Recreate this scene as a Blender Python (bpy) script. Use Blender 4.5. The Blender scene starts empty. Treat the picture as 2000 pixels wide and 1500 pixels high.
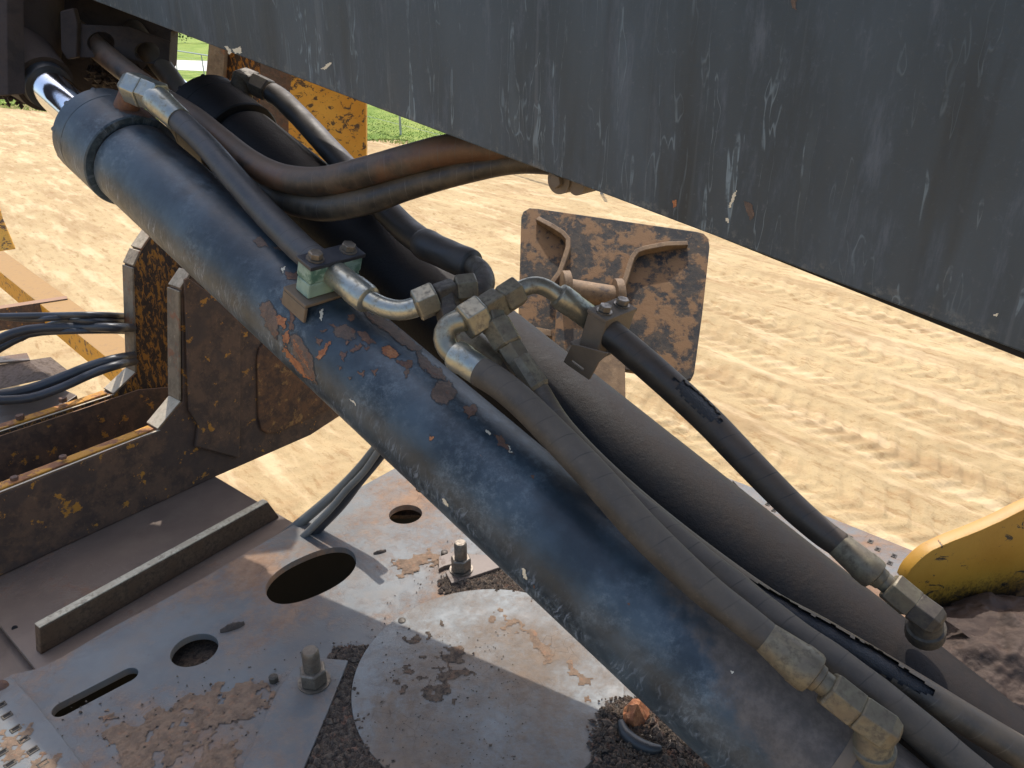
import bpy, bmesh, math, random
import numpy as np
from mathutils import Vector, Matrix
random.seed(7); rng = np.random.default_rng(7)
S = bpy.context.scene
C = S.collection
# ------------------------------------------------------------------ camera, sky, sun
CZ = 2.75
PITCH = math.radians(25)
cam = bpy.data.cameras.new('camera'); co = bpy.data.objects.new('camera', cam); C.objects.link(co)
co.location = (0, 0, CZ); co.rotation_euler = (math.radians(90) - PITCH, 0, 0)
cam.sensor_width = 36; cam.lens = 27.04; cam.clip_start = 0.02; cam.clip_end = 2000
S.camera = co
SUN = Vector((0.0, 0.49, 0.87)).normalized()
w = bpy.data.worlds.new('World'); S.world = w; w.use_nodes = True
nt = w.node_tree; sk = nt.nodes.new('ShaderNodeTexSky'); sk.sky_type = 'NISHITA'; sk.sun_disc = False
sk.sun_elevation = math.asin(SUN.z); sk.sun_rotation = math.atan2(SUN.x, SUN.y)
sk.air_density = 1.0; sk.dust_density = 3.0; sk.ozone_density = 1.0
nt.links.new(sk.outputs[0], nt.nodes['Background'].inputs[0]); nt.nodes['Background'].inputs[1].default_value = 0.15
sl = bpy.data.lights.new('sun', 'SUN'); so = bpy.data.objects.new('sun', sl); C.objects.link(so)
sl.energy = 2.1; sl.angle = math.radians(0.5); sl.color = (1, 0.955, 0.89)
so.rotation_euler = SUN.to_track_quat('Z', 'Y').to_euler(); so.location = (0, 0, 20)
S.view_settings.view_transform = 'Standard'; S.view_settings.look = 'None'
S.view_settings.exposure = 0.92; S.view_settings.gamma = 1
S.render.engine = 'CYCLES'
# ------------------------------------------------------------------ survey helpers
F = 1502.0
cam_o = Vector((0, 0, CZ))
fw = Vector((0, math.cos(PITCH), -math.sin(PITCH))); upv = Vector((0, math.sin(PITCH), math.cos(PITCH)))
def ray(x, y): return fw + Vector(((x - 1000) / F, 0, 0)) - upv * ((y - 750) / F)
def P(x, y, d): return cam_o + ray(x, y) * d
def Zp(x, y, z):
    r = ray(x, y); return cam_o + r * ((z - CZ) / r.z)
def onplane(x, y, p0, n):
    r = ray(x, y); return cam_o + r * ((p0 - cam_o).dot(n) / r.dot(n))
DECK = CZ - 1.12
# ------------------------------------------------------------------ object helpers
def thing(name, label, cat, loc=(0, 0, 0), group=None):
    o = bpy.data.objects.new(name, None); C.objects.link(o); o.location = loc
    o['label'] = label; o['category'] = cat
    if group: o['group'] = group
    o.empty_display_size = 0.05
    return o
def tag(o, label, cat, group=None):
    o['label'] = label; o['category'] = cat
    if group: o['group'] = group
    return o
def world_of(o):
    p = Vector(o.location)
    while o.parent: o = o.parent; p += Vector(o.location)
    return p
def mk(name, V, Fc, mat, parent=None, smooth=False, uv=None, bevel=0, kind=None, label=None, origin=None):
    V = [Vector(v) for v in V]
    if origin is None:
        origin = sum(V, Vector()) / max(1, len(V))
    me = bpy.data.meshes.new(name); me.from_pydata([v - origin for v in V], [], Fc)
    if uv:
        l = me.uv_layers.new(name='UVMap')
        k = 0
        for p in me.polygons:
            for li in p.loop_indices:
                l.data[li].uv = uv[k]; k += 1
    if smooth:
        me.polygons.foreach_set('use_smooth', [True] * len(me.polygons))
    me.materials.append(mat); me.update()
    o = bpy.data.objects.new(name, me); C.objects.link(o)
    if parent is not None:
        o.parent = parent; o.location = origin - world_of(parent)
    else: o.location = origin
    if bevel:
        b = o.modifiers.new('bevel', 'BEVEL'); b.width = bevel; b.segments = 2; b.limit_method = 'ANGLE'; b.angle_limit = math.radians(35)
    if kind: o['kind'] = kind
    if label: o['label'] = label
    return o
def frame_of(ax):
    ax = ax.normalized(); h = Vector((0, 0, 1)) if abs(ax.z) < 0.9 else Vector((1, 0, 0))
    e1 = ax.cross(h).normalized(); e2 = ax.cross(e1).normalized(); return ax, e1, e2
class MB:
    def __init__(s): s.V = []; s.F = []; s.uv = []
    def quad(s, *v):
        b = len(s.V); s.V += [Vector(q) for q in v]; s.F.append(tuple(range(b, b + len(v)))); s.uv += [(0, 0)] * len(v)
    def lathe(s, p0, ax, prof, n=48, cap=True, rot=0, arc=None):
        """prof: [(t metres along ax, radius)]"""
        ax, e1, e2 = frame_of(ax); b = len(s.V); m = len(prof)
        for (t, r) in prof:
            for i in range(n):
                a = 2 * math.pi * i / n + rot
                s.V.append(p0 + ax * t + (e1 * math.cos(a) + e2 * math.sin(a)) * r)
        R = max(r for _, r in prof)
        for j in range(m - 1):
            for i in range(n):
                i2 = (i + 1) % n
                s.F.append((b + j * n + i, b + j * n + i2, b + (j + 1) * n + i2, b + (j + 1) * n + i))
                u0, u1 = i / n, (i + 1) / n; t0, t1 = prof[j][0], prof[j + 1][0]
                s.uv += [(u0, t0), (u1, t0), (u1, t1), (u0, t1)]
        if cap:
            s.F.append(tuple(b + i for i in range(n))[::-1]); s.uv += [(0.5, prof[0][0])] * n
            s.F.append(tuple(b + (m - 1) * n + i for i in range(n))); s.uv += [(0.5, prof[-1][0])] * n
        return s
    def box(s, o, x, y, z):
        """o corner, x,y,z edge vectors"""
        c = [o, o + x, o + x + y, o + y, o + z, o + x + z, o + x + y + z, o + y + z]; b = len(s.V); s.V += c
        for f in ((3, 2, 1, 0), (4, 5, 6, 7), (0, 1, 5, 4), (1, 2, 6, 5), (2, 3, 7, 6), (3, 0, 4, 7)):
            s.F.append(tuple(b + k for k in f)); s.uv += [(0, 0)] * 4
        return s
    def build(s, name, mat, parent=None, **k):
        return mk(name, s.V, s.F, mat, parent, uv=s.uv, **k)
def catmull(pts, step=0.006):
    P_ = [np.array(p, float) for p in pts]; P_ = [2 * P_[0] - P_[1]] + P_ + [2 * P_[-1] - P_[-2]]
    out = []
    for i in range(1, len(P_) - 2):
        a, b, c, d = P_[i - 1:i + 3]; L = np.linalg.norm((c - b)[:3]); n = max(2, int(L / step))
        for k in range(n):
            t = k / n
            out.append(0.5 * ((2 * b) + (-a + c) * t + (2 * a - 5 * b + 4 * c - d) * t * t + (-a + 3 * b - 3 * c + d) * t ** 3))
    out.append(P_[-2]); return out
def tube(name, pts, mat, parent=None, n=28, step=0.006, hole=None, wob=0.0, cap=True, shrink=0, label=None, seam=None):
    """pts: (Vector pos, radius).  hole(u_len, angle01) -> True removes a face"""
    q = catmull([(p.x, p.y, p.z, r) for p, r in pts], step)
    pos = [Vector(a[:3]) for a in q]; rad = [a[3] for a in q]
    V = []; Fc = []; uv = []; L = 0; lens = [0.0]
    for i in range(1, len(pos)): L += (pos[i] - pos[i - 1]).length; lens.append(L)
    t = (pos[1] - pos[0]).normalized(); _, e1, e2 = frame_of(t)
    e12 = []
    for i, p in enumerate(pos):
        t2 = (pos[min(i + 1, len(pos) - 1)] - pos[max(i - 1, 0)]).normalized()
        e1 = (e1 - t2 * e1.dot(t2)).normalized(); e2 = t2.cross(e1).normalized(); e12.append((e1, e2))
        for k in range(n):
            a = 2 * math.pi * k / n
            r = rad[i] - shrink + (wob * math.sin(lens[i] * 70 + k * .6) * math.sin(lens[i] * 23 + a) if wob else 0)
            V.append(p + (e1 * math.cos(a) + e2 * math.sin(a)) * r)
    for i in range(len(pos) - 1):
        for k in range(n):
            if hole and hole(lens[i] / L, (e12[i][0] * math.cos(2 * math.pi * (k + .5) / n) + e12[i][1] * math.sin(2 * math.pi * (k + .5) / n)), pos[i]): continue
            k2 = (k + 1) % n
            Fc.append((i * n + k, i * n + k2, (i + 1) * n + k2, (i + 1) * n + k))
            uv += [(k / n, lens[i]), ((k + 1) / n, lens[i]), ((k + 1) / n, lens[i + 1]), (k / n, lens[i + 1])]
    if cap:
        Fc.append(tuple(range(n))[::-1]); uv += [(0.5, 0)] * n
        b = (len(pos) - 1) * n; Fc.append(tuple(b + k for k in range(n))); uv += [(0.5, L)] * n
    return mk(name, V, Fc, mat, parent, smooth=True, uv=uv, label=label)
def px(lst):
    """survey list (x, y, depth, width_px) -> tube points"""
    return [(P(x, y, d), wd * d / 2 / F) for x, y, d, wd in lst]
def turned(name, p0, p1, prof, mat, parent, n=40, rot=0, smooth=True, bevel=0, label=None):
    """prof in (fraction along p0->p1, radius in m)"""
    d = p1 - p0; L = d.length
    m = MB().lathe(p0, d, [(t * L, r) for t, r in prof], n=n, rot=rot)
    o = m.build(name, mat, parent, smooth=smooth, bevel=bevel, label=label)
    if smooth:
        e = o.modifiers.new('split', 'EDGE_SPLIT'); e.split_angle = math.radians(38)
    return o
def hexnut(name, p0, p1, r, mat, parent, rot=0.3, label=None):
    return turned(name, p0, p1, [(0, r * .88), (.07, r), (.92, r), (1, r * .9)], mat, parent, n=6, rot=rot, smooth=False, bevel=r * .035, label=label)
def poly_fill(outer, holes=()):
    """2D outline with holes -> (verts2d, tris) via bmesh triangle fill"""
    bm = bmesh.new(); es = []
    for lp in [outer] + list(holes):
        vs = [bm.verts.new((a, b, 0)) for a, b in lp]
        for i in range(len(vs)): es.append(bm.edges.new((vs[i], vs[(i + 1) % len(vs)])))
    bmesh.ops.triangle_fill(bm, use_beauty=True, use_dissolve=False, edges=es)
    bm.verts.index_update(); V = [(v.co.x, v.co.y) for v in bm.verts]; T = [[v.index for v in f.verts] for f in bm.faces]
    bm.free(); return V, T
def slab(name, outer, thick, mat, parent=None, holes=(), bevel=0.0015, kind=None, label=None, soft=False):
    """outline of world points in one plane, extruded by vector thick"""
    c = outer[0]; nrm = Vector((0, 0, 0))
    for i in range(len(outer)): nrm += (outer[i] - c).cross(outer[(i + 1) % len(outer)] - c)
    nrm.normalize(); _, e1, e2 = frame_of(nrm)
    f2 = lambda p: ((p - c).dot(e1), (p - c).dot(e2))
    V2, T = poly_fill([f2(p) for p in outer], [[f2(p) for p in h] for h in holes])
    V = [c + e1 * a + e2 * b for a, b in V2]; n = len(V)
    V += [v + thick for v in V]; Fc = []
    T2 = []
    for t in T:                                    # consistent winding
        a, b, d = (V2[k] for k in t)
        if (b[0] - a[0]) * (d[1] - a[1]) - (b[1] - a[1]) * (d[0] - a[0]) < 0: t = t[::-1]
        T2.append(t)
    ed = {}
    for t in T2:
        for i in range(3):
            ed[(t[i], t[(i + 1) % 3])] = 1
    for t in T2: Fc.append(tuple(t[::-1])); Fc.append(tuple(k + n for k in t))
    for (i, j) in ed:
        if (j, i) not in ed: Fc.append((i, j, j + n, i + n))
    o = mk(name, V, Fc, mat, parent, bevel=0, kind=kind, label=label)
    bm = bmesh.new(); bm.from_mesh(o.data); bmesh.ops.recalc_face_normals(bm, faces=bm.faces)
    bmesh.ops.dissolve_limit(bm, angle_limit=0.01, verts=bm.verts, edges=bm.edges) if not holes else None
    bm.to_mesh(o.data); bm.free()
    if bevel:
        b = o.modifiers.new('bevel', 'BEVEL'); b.width = bevel; b.segments = 2; b.limit_method = 'ANGLE'; b.angle_limit = math.radians(40)
    if soft:
        o.data.polygons.foreach_set('use_smooth', [True] * len(o.data.polygons)); e = o.modifiers.new('split', 'EDGE_SPLIT'); e.split_angle = math.radians(30)
    return o
def oval(cx, cy, rx, ry, rot=0, n=40, pw=2):
    out = []
    for i in range(n):
        a = 2 * math.pi * i / n; c, s = math.cos(a), math.sin(a)
        x = rx * math.copysign(abs(c) ** (2 / pw), c); y = ry * math.copysign(abs(s) ** (2 / pw), s)
        out.append((cx + x * math.cos(rot) - y * math.sin(rot), cy + x * math.sin(rot) + y * math.cos(rot)))
    return out
def inside(p, poly):
    x, y = p; r = False; j = len(poly) - 1
    for i in range(len(poly)):
        xi, yi = poly[i]; xj, yj = poly[j]
        if (yi > y) != (yj > y) and x < (xj - xi) * (y - yi) / (yj - yi) + xi: r = not r
        j = i
    return r
def vhash(ix, iy, s):
    h = (ix.astype(np.int64) * 374761393 + iy.astype(np.int64) * 668265263 + s * 974634777) & 0x7fffffff
    h = ((h ^ (h >> 13)) * 1274126177) & 0x7fffffff
    return ((h ^ (h >> 16)) & 0xffff) / 65535.0
def vnoise(x, y, s=0):
    ix = np.floor(x); iy = np.floor(y); fx = x - ix; fy = y - iy
    fx = fx * fx * (3 - 2 * fx); fy = fy * fy * (3 - 2 * fy)
    a = vhash(ix, iy, s); b = vhash(ix + 1, iy, s); c = vhash(ix, iy + 1, s); d = vhash(ix + 1, iy + 1, s)
    return (a * (1 - fx) + b * fx) * (1 - fy) + (c * (1 - fx) + d * fx) * fy - .5
def fbm(x, y, s=0, o=4):
    r = 0; a = 1
    for k in range(o): r = r + a * vnoise(x * 2 ** k + 7.3 * k, y * 2 ** k - 3.1 * k, s + k); a *= .5
    return r
# ------------------------------------------------------------------ materials
def srgb(r, g, b):
    f = lambda c: (c / 255 / 12.92) if c / 255 < .04045 else ((c / 255 + .055) / 1.055) ** 2.4
    return (f(r), f(g), f(b), 1)
class NT:
    def __init__(s, name):
        s.m = bpy.data.materials.new(name); s.m.use_nodes = True; s.t = s.m.node_tree; s.b = s.t.nodes['Principled BSDF']
        s.tc = s.t.nodes.new('ShaderNodeTexCoord'); s.geo = s.t.nodes.new('ShaderNodeNewGeometry')
        s.obj = s.tc.outputs['Object']; s.uvc = s.tc.outputs['UV']; s.pos = s.geo.outputs['Position']
    def link(s, a, b): s.t.links.new(a, b)
    def put(s, inp, v):
        if hasattr(v, 'is_output'): s.link(v, inp)
        else: inp.default_value = v
    def math(s, op, a, b=0.0, c=0.0):
        n = s.t.nodes.new('ShaderNodeMath'); n.operation = op; s.put(n.inputs[0], a); s.put(n.inputs[1], b); s.put(n.inputs[2], c); return n.outputs[0]
    def map(s, co_, scale=(1, 1, 1), rot=(0, 0, 0), loc=(0, 0, 0)):
        n = s.t.nodes.new('ShaderNodeMapping'); s.link(co_, n.inputs[0]); n.inputs['Scale'].default_value = scale; n.inputs['Rotation'].default_value = rot; n.inputs['Location'].default_value = loc; return n.outputs[0]
    def noise(s, co_, scale, detail=5, rough=.6, dist=0.0):
        n = s.t.nodes.new('ShaderNodeTexNoise'); s.link(co_, n.inputs['Vector']); n.inputs['Scale'].default_value = scale
        n.inputs['Detail'].default_value = detail; n.inputs['Roughness'].default_value = rough; n.inputs['Distortion'].default_value = dist; return n.outputs['Fac']
    def voro(s, co_, scale, feature='F1'):
        n = s.t.nodes.new('ShaderNodeTexVoronoi'); n.feature = feature; s.link(co_, n.inputs['Vector']); n.inputs['Scale'].default_value = scale; return n.outputs['Distance']
    def step(s, v, lo, hi, a=0.0, b=1.0):
        n = s.t.nodes.new('ShaderNodeMapRange'); n.interpolation_type = 'SMOOTHSTEP'; s.put(n.inputs[0], v)
        n.inputs[1].default_value = lo; n.inputs[2].default_value = hi; n.inputs[3].default_value = a; n.inputs[4].default_value = b; return n.outputs[0]
    def mix(s, f, a, b):
        n = s.t.nodes.new('ShaderNodeMix'); n.data_type = 'RGBA'; s.put(n.inputs[0], f); s.put(n.inputs[6], a); s.put(n.inputs[7], b); return n.outputs[2]
    def xyz(s, v):
        n = s.t.nodes.new('ShaderNodeSeparateXYZ'); s.link(v, n.inputs[0]); return n.outputs
    def up(s): return s.xyz(s.geo.outputs['Normal'])[2]
    def bump(s, h, strength=.3, dist=.002):
        n = s.t.nodes.new('ShaderNodeBump'); s.link(h, n.inputs['Height']); n.inputs['Strength'].default_value = strength; n.inputs['Distance'].default_value = dist
        s.link(n.outputs[0], s.b.inputs['Normal'])
    def done(s, col, rough, metal=0.0, spec=None):
        s.put(s.b.inputs['Base Color'], col); s.put(s.b.inputs['Roughness'], rough); s.put(s.b.inputs['Metallic'], metal)
        if spec is not None: s.b.inputs['Specular IOR Level'].default_value = spec
        return s.m
def add(t, *v):
    r = v[0]
    for q in v[1:]: r = t.math('ADD', r, q)
    return r
DUST = srgb(118, 96, 76)
# boom paint: dark slate with old mineral runs
EDGE = [0, 0]
def _edge():
    _r = ray(-1700, -1420); hh = Vector((_r.x, _r.y, 0)).normalized(); nn = Vector((-hh.y, hh.x, 0)); nn = nn if nn.y > 0 else -nn
    p0 = cam_o + nn * .86; a_, b_ = onplane(2000, 690, p0, nn), onplane(430, 95, p0, nn)
    EDGE[0] = (b_.z - a_.z) / (b_.x - a_.x); EDGE[1] = a_.z - EDGE[0] * a_.x
_edge()
def m_boom():
    t = NT('boom_paint'); o = t.pos
    big = t.noise(t.map(o, (1, 1, .35)), 5, 4)
    col = t.mix(t.step(big, .35, .7), srgb(41, 53, 61), srgb(58, 71, 81))
    fine = t.noise(t.map(o, (1, 1, .2)), 34, 8, .75)
    col = t.mix(t.step(fine, .5, .72, 0, .55), col, srgb(92, 99, 108))
    so_ = t.noise(o, 140, 6, .75); col = t.mix(t.step(so_, .56, .75, 0, .45), col, srgb(88, 94, 102))
    # runs: outlines of long thin stains
    dist = t.noise(t.map(o, (1, 1, .6)), 9, 3)
    wv = t.t.nodes.new('ShaderNodeVectorMath'); wv.operation = 'ADD'
    cmb = t.t.nodes.new('ShaderNodeCombineXYZ'); t.link(t.math('MULTIPLY', t.math('SUBTRACT', dist, .5), .05), cmb.inputs[0])
    t.link(o, wv.inputs[0]); t.link(cmb.outputs[0], wv.inputs[1])
    st = t.noise(t.map(wv.outputs[0], (1, 1, .085)), 30, 2.5, .5)
    ridge = t.math('ABSOLUTE', t.math('SUBTRACT', st, .63))
    line = t.math('MAXIMUM', t.step(ridge, .0, .015, 1, 0), t.step(t.math('ABSOLUTE', t.math('SUBTRACT', t.noise(t.map(wv.outputs[0], (1, 1, .12), loc=(5, 2, 1)), 48, 2, .5), .6)), 0, .014, .7, 0))
    body = t.step(st, .60, .68, 0, .22)
    amt = t.step(t.noise(t.map(o, (1, 1, .5)), 7, 3), .36, .62, 0, .8)
    col = t.mix(t.math('MULTIPLY', body, amt), col, srgb(108, 122, 128))
    col = t.mix(t.math('MULTIPLY', t.math('MULTIPLY', line, amt), t.step(t.noise(o, 55, 3), .35, .55, 0, 1.0)), col, srgb(116, 132, 140))
    st2 = t.noise(t.map(o, (1, 1, .03), loc=(3, 1, 0)), 75, 2, .5)
    col = t.mix(t.step(st2, .62, .75, 0, .2), col, srgb(112, 118, 124))
    dk = t.noise(t.map(o, (1, 1, .12), loc=(9, 1, 0)), 13, 4, .6); col = t.mix(t.step(dk, .52, .75, 0, .7), col, srgb(27, 33, 36))
    P3 = t.xyz(o); ev = t.math('SUBTRACT', P3[2], t.math('ADD', t.math('MULTIPLY', P3[0], EDGE[0]), EDGE[1]))
    ew = t.math('MULTIPLY', t.step(ev, .0, .022, 1, 0), t.step(t.noise(o, 60, 7, .75), .5, .66, 0, .45)); col = t.mix(ew, col, srgb(128, 128, 122))
    ew2 = t.math('MULTIPLY', t.step(ev, .0, .006, 1, 0), t.step(t.noise(o, 25, 6, .75), .55, .65, 0, .5)); col = t.mix(ew2, col, srgb(96, 74, 58))
    t.bump(add(t, t.noise(o, 160, 5, .7), t.math('MULTIPLY', line, .3)), .25, .0012)
    return t.done(col, t.step(fine, .3, .8, .36, .58))
def m_blue():
    t = NT('navy_cylinder_paint'); o = t.pos; u = t.xyz(t.uvc)
    cmb = t.t.nodes.new('ShaderNodeCombineXYZ'); t.link(t.math('MULTIPLY', u[0], .55), cmb.inputs[0]); t.link(u[1], cmb.inputs[1]); uv = cmb.outputs[0]
    n1 = t.noise(o, 9, 5, .6); col = t.mix(t.step(n1, .35, .68), srgb(31, 42, 49), srgb(60, 74, 83))
    n2 = t.noise(o, 70, 8, .8); col = t.mix(t.math('MULTIPLY', t.step(n2, .42, .7, 0, .5), t.step(t.noise(o, 8, 4), .38, .62)), col, srgb(116, 128, 134))
    # scuffs running round the barrel, kinked
    wp = t.noise(uv, 22, 3)
    cm = t.t.nodes.new('ShaderNodeCombineXYZ'); t.link(t.math('ADD', t.math('MULTIPLY', u[0], .55), 0), cm.inputs[0])
    t.link(t.math('ADD', u[1], t.math('MULTIPLY', wp, .035)), cm.inputs[1])
    sc = t.noise(t.map(cm.outputs[0], (.12, 1, 1)), 210, 3, .65)
    zone = t.step(t.up(), -.2, .35, 1, 0)
    col = t.mix(t.math('MULTIPLY', t.math('MULTIPLY', t.step(sc, .5, .68, 0, .55), zone), t.step(t.noise(o, 16, 4), .38, .58)), col, srgb(146, 158, 172))
    sc2 = t.noise(t.map(o, (1, 1, 1)), 230, 4, .7); col = t.mix(t.step(sc2, .66, .76, 0, .3), col, srgb(120, 130, 140))
    # settled dust on the upper side, thicker at the low end
    du = add(t, t.up(), t.math('MULTIPLY', t.math('SUBTRACT', t.noise(o, 26, 6, .7), .5), .5), t.math('MULTIPLY', t.math('MULTIPLY', t.step(t.math('ADD', u[1], t.math('MULTIPLY', t.math('SUBTRACT', t.noise(o, 9, 6, .7), .5), .4)), 1.28, 1.6), 1.0), .95))
    dz = add(t, t.math('MULTIPLY', t.xyz(t.geo.outputs['Normal'])[1], .55), du)
    dm = t.step(dz, .72, 1.12, 0, .9); col = t.mix(dm, col, t.mix(t.step(t.noise(o, 48, 7, .72), .35, .7), srgb(74, 66, 58), srgb(104, 93, 82)))
    ch = t.noise(o, 44, 7, .72); chm = t.math('MULTIPLY', t.step(ch, .70, .725), t.step(t.noise(o, 8, 2), .5, .6)); col = t.mix(chm, col, srgb(140, 84, 52))
    t.bump(add(t, t.noise(o, 130, 6, .7), t.math('MULTIPLY', chm, -.4)), .28, .0015)
    return t.done(col, t.math('ADD', t.step(n2, .3, .7, .34, .5), t.math('MULTIPLY', dm, .3)))
def m_grime(name, base, dustc, lo=.1, hi=.9, amt=.9, rough=.55, fsc=90, extra=None, bstr=.4):
    t = NT(name); o = t.pos
    n1 = t.noise(o, 11, 5); col = t.mix(t.step(n1, .3, .7, 0, .6), base, tuple(min(1, c * 1.9) for c in base[:3]) + (1,))
    n2 = t.noise(o, fsc, 8, .75)
    if extra:
        for c, sc, a, b, k in extra:
            col = t.mix(t.step(t.noise(o, sc, 7, .68, .3), a, b, 0, k), col, c)
    du = t.math('ADD', t.up(), t.math('MULTIPLY', t.math('SUBTRACT', t.noise(o, 30, 7, .7), .5), .9))
    dm = t.step(du, lo, hi, 0, amt); col = t.mix(dm, col, dustc)
    col = t.mix(t.step(n2, .6, .75, 0, .22), col, tuple(min(1, c * 1.6) for c in dustc[:3]) + (1,))
    t.bump(add(t, n2, t.math('MULTIPLY', n1, .6)), bstr, .002)
    return t.done(col, t.math('ADD', rough, t.math('MULTIPLY', dm, .25)))
def m_hose(name, base, hi_, dust, dlo=.2, dhi=1.0, pitch=.034, rough=.5, damt=.75, line=(.02, .018, .016, 1), stain=None):
    t = NT(name); o = t.pos; u = t.xyz(t.uvc)
    sp = t.math('FRACT', t.math('ADD', t.math('DIVIDE', t.math('ADD', u[1], t.math('MULTIPLY', t.noise(o, 14, 2), .012)), pitch), t.math('MULTIPLY', u[0], 1.0)))
    ln = t.step(t.math('ABSOLUTE', t.math('SUBTRACT', sp, .5)), 0, .04, 1, 0)
    n = t.noise(o, 24, 5, .6); col = t.mix(t.step(n, .35, .7), base, hi_)
    if stain: col = t.mix(t.step(t.noise(o, 10, 5, .6), .42, .6, 0, .5), col, stain)
    n2 = t.noise(o, 180, 6, .75); col = t.mix(t.step(n2, .52, .72, 0, .35), col, dust)
    du = t.math('ADD', t.up(), t.math('MULTIPLY', t.math('SUBTRACT', t.noise(o, 28, 6, .7), .5), .8))
    dm = t.step(du, dlo, dhi, 0, damt); col = t.mix(dm, col, dust)
    col = t.mix(t.math('MULTIPLY', ln, t.step(t.noise(o, 30, 2), .35, .65, .3, .95)), col, line)
    saw = t.math('MULTIPLY', sp, .5)
    t.bump(add(t, saw, t.math('MULTIPLY', n2, .25), t.math('MULTIPLY', t.noise(t.map(o, (1, 1, 1)), 300, 2), .15)), .45, .0012)
    return t.done(col, t.math('ADD', t.step(n, .3, .7, rough - .08, rough + .08), t.math('MULTIPLY', dm, .2)))
def m_metal(name, c1, c2, grime, gl=.45, gh=.65, metal=.75, rough=.35, gamt=.8, sc=110):
    gl -= .06; gh += .12
    t = NT(name); o = t.pos; n = t.noise(o, sc, 7, .7); n1 = t.noise(o, sc * .3, 5, .6)
    col = t.mix(t.step(n1, .35, .65), c1, c2); gm = t.step(add(t, n, t.math('MULTIPLY', t.math('SUBTRACT', n1, .5), .6)), gl, gh, 0, gamt)
    col = t.mix(gm, col, grime)
    t.bump(add(t, n, t.math('MULTIPLY', t.noise(o, 300, 3), .5)), .16, .0008)
    return t.done(col, t.math('ADD', rough, t.math('MULTIPLY', gm, .4)), t.math('SUBTRACT', metal, t.math('MULTIPLY', gm, metal * .8)))
def m_rusty(name, dark, mid, bright, flakes, fl=.56, fh=.6, famt=1.0, rough=.7, up_c=None, bsc=60, layer2=None, metal=0, scr=False, fsc=0):
    t = NT(name); o = t.pos; n = t.noise(o, bsc * .35, 8, .7, .15); n2 = t.noise(o, bsc, 8, .78)
    col = t.mix(t.step(n, .4, .6), dark, mid); col = t.mix(t.step(n2, .52, .72, 0, .8), col, bright)
    if layer2: col = t.mix(t.step(t.noise(o, 8, 4, .6), .5, .6, 0, .8), col, layer2)
    if scr:     # torn scratches through the paint
        s1 = t.noise(t.map(o, (1, 1, .35), rot=(.3, .5, 0)), 95, 7, .72, .7); fm = t.math('MULTIPLY', t.step(s1, fl, fh, 0, famt), t.step(n, .3, .5))
    else:
        fm = t.step(t.noise(o, fsc or (22 if bsc < 100 else 60), 8, .68, .1), fl, fh, 0, famt)
    col = t.mix(fm, col, flakes)
    if up_c:
        um = t.step(t.math('ADD', t.up(), t.math('MULTIPLY', t.math('SUBTRACT', n2, .5), .8)), .45, .9, 0, .9); col = t.mix(um, col, up_c)
    t.bump(add(t, n2, t.math('MULTIPLY', n, .8), t.math('MULTIPLY', fm, .25)), .5, .003)
    return t.done(col, rough, metal)
def m_yellow(name, c, c2, scar, sl, sh, low=None):
    t = NT(name); o = t.pos; n = t.noise(o, 7, 5); col = t.mix(t.step(n, .3, .7), c, c2)
    sc = t.noise(t.map(o, (1, .6, 1.5), rot=(.4, .3, .2)), 26, 7, .72, .8); m = t.step(sc, sl, sh); col = t.mix(m, col, scar)
    fine = t.noise(o, 150, 5, .7); col = t.mix(t.step(fine, .62, .72, 0, .5), col, srgb(70, 52, 30))
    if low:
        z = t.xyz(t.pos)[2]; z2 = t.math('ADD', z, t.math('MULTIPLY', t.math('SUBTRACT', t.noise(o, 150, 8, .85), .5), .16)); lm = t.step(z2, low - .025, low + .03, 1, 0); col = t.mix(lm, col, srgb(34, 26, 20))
    t.bump(add(t, fine, t.math('MULTIPLY', m, -1.0)), .3, .0015)
    return t.done(col, .5)
def m_deck(name, paint, paint2, mud, mud2, ml, mh, speck=None, rough=.45):
    t = NT(name); o = t.pos; n = t.noise(o, 6, 6, .6); col = t.mix(t.step(n, .3, .7), paint, paint2)
    f = t.noise(o, 60, 8, .75); col = t.mix(t.step(f, .55, .75, 0, .3), col, tuple(min(1, c * 1.4) for c in paint2[:3]) + (1,)); col = t.mix(t.step(t.noise(o, 14, 7, .65), .42, .75, 0, .6), col, srgb(112, 98, 84))
    big = t.noise(o, 3.4, 8, .62, .4); m = t.step(add(t, big, t.math('MULTIPLY', t.math('SUBTRACT', f, .5), .35)), ml, mh)
    mc = t.mix(t.step(t.noise(o, 25, 6, .7), .35, .65), mud, mud2); col = t.mix(m, col, mc)
    if speck: col = t.mix(t.step(t.noise(o, 26, 9, .8), .5, .7, 0, .75), col, speck)
    dk = t.noise(o, 11, 6, .65); col = t.mix(t.step(dk, .62, .74, 0, .5), col, srgb(70, 56, 46))
    crk = t.voro(t.map(o, (1, 1, 1)), 38, 'DISTANCE_TO_EDGE')
    ckm = t.math('MULTIPLY', t.step(crk, 0, .03, 1, 0), t.math('MULTIPLY', m, t.step(t.noise(o, 9, 3), .5, .6)))
    col = t.mix(t.math('MULTIPLY', ckm, .5), col, srgb(60, 44, 34))
    t.bump(add(t, t.math('MULTIPLY', m, .8), t.math('MULTIPLY', f, .6), t.math('MULTIPLY', t.noise(o, 60, 8, .7), t.math('MULTIPLY', m, 2.0))), .35, .002)
    return t.done(col, t.math('ADD', rough, t.math('MULTIPLY', m, .4)))
def m_plain(name, col, rough=.6, metal=0, bsc=120, bs=.2, var=1.5):
    t = NT(name); o = t.pos; n = t.noise(o, bsc, 6, .7); n1 = t.noise(o, bsc * .2, 4)
    c = t.mix(t.step(n1, .3, .7), col, tuple(min(1, q * var) for q in col[:3]) + (1,)); t.bump(n, bs, .002)
    return t.done(c, rough, metal)
M = {}
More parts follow.
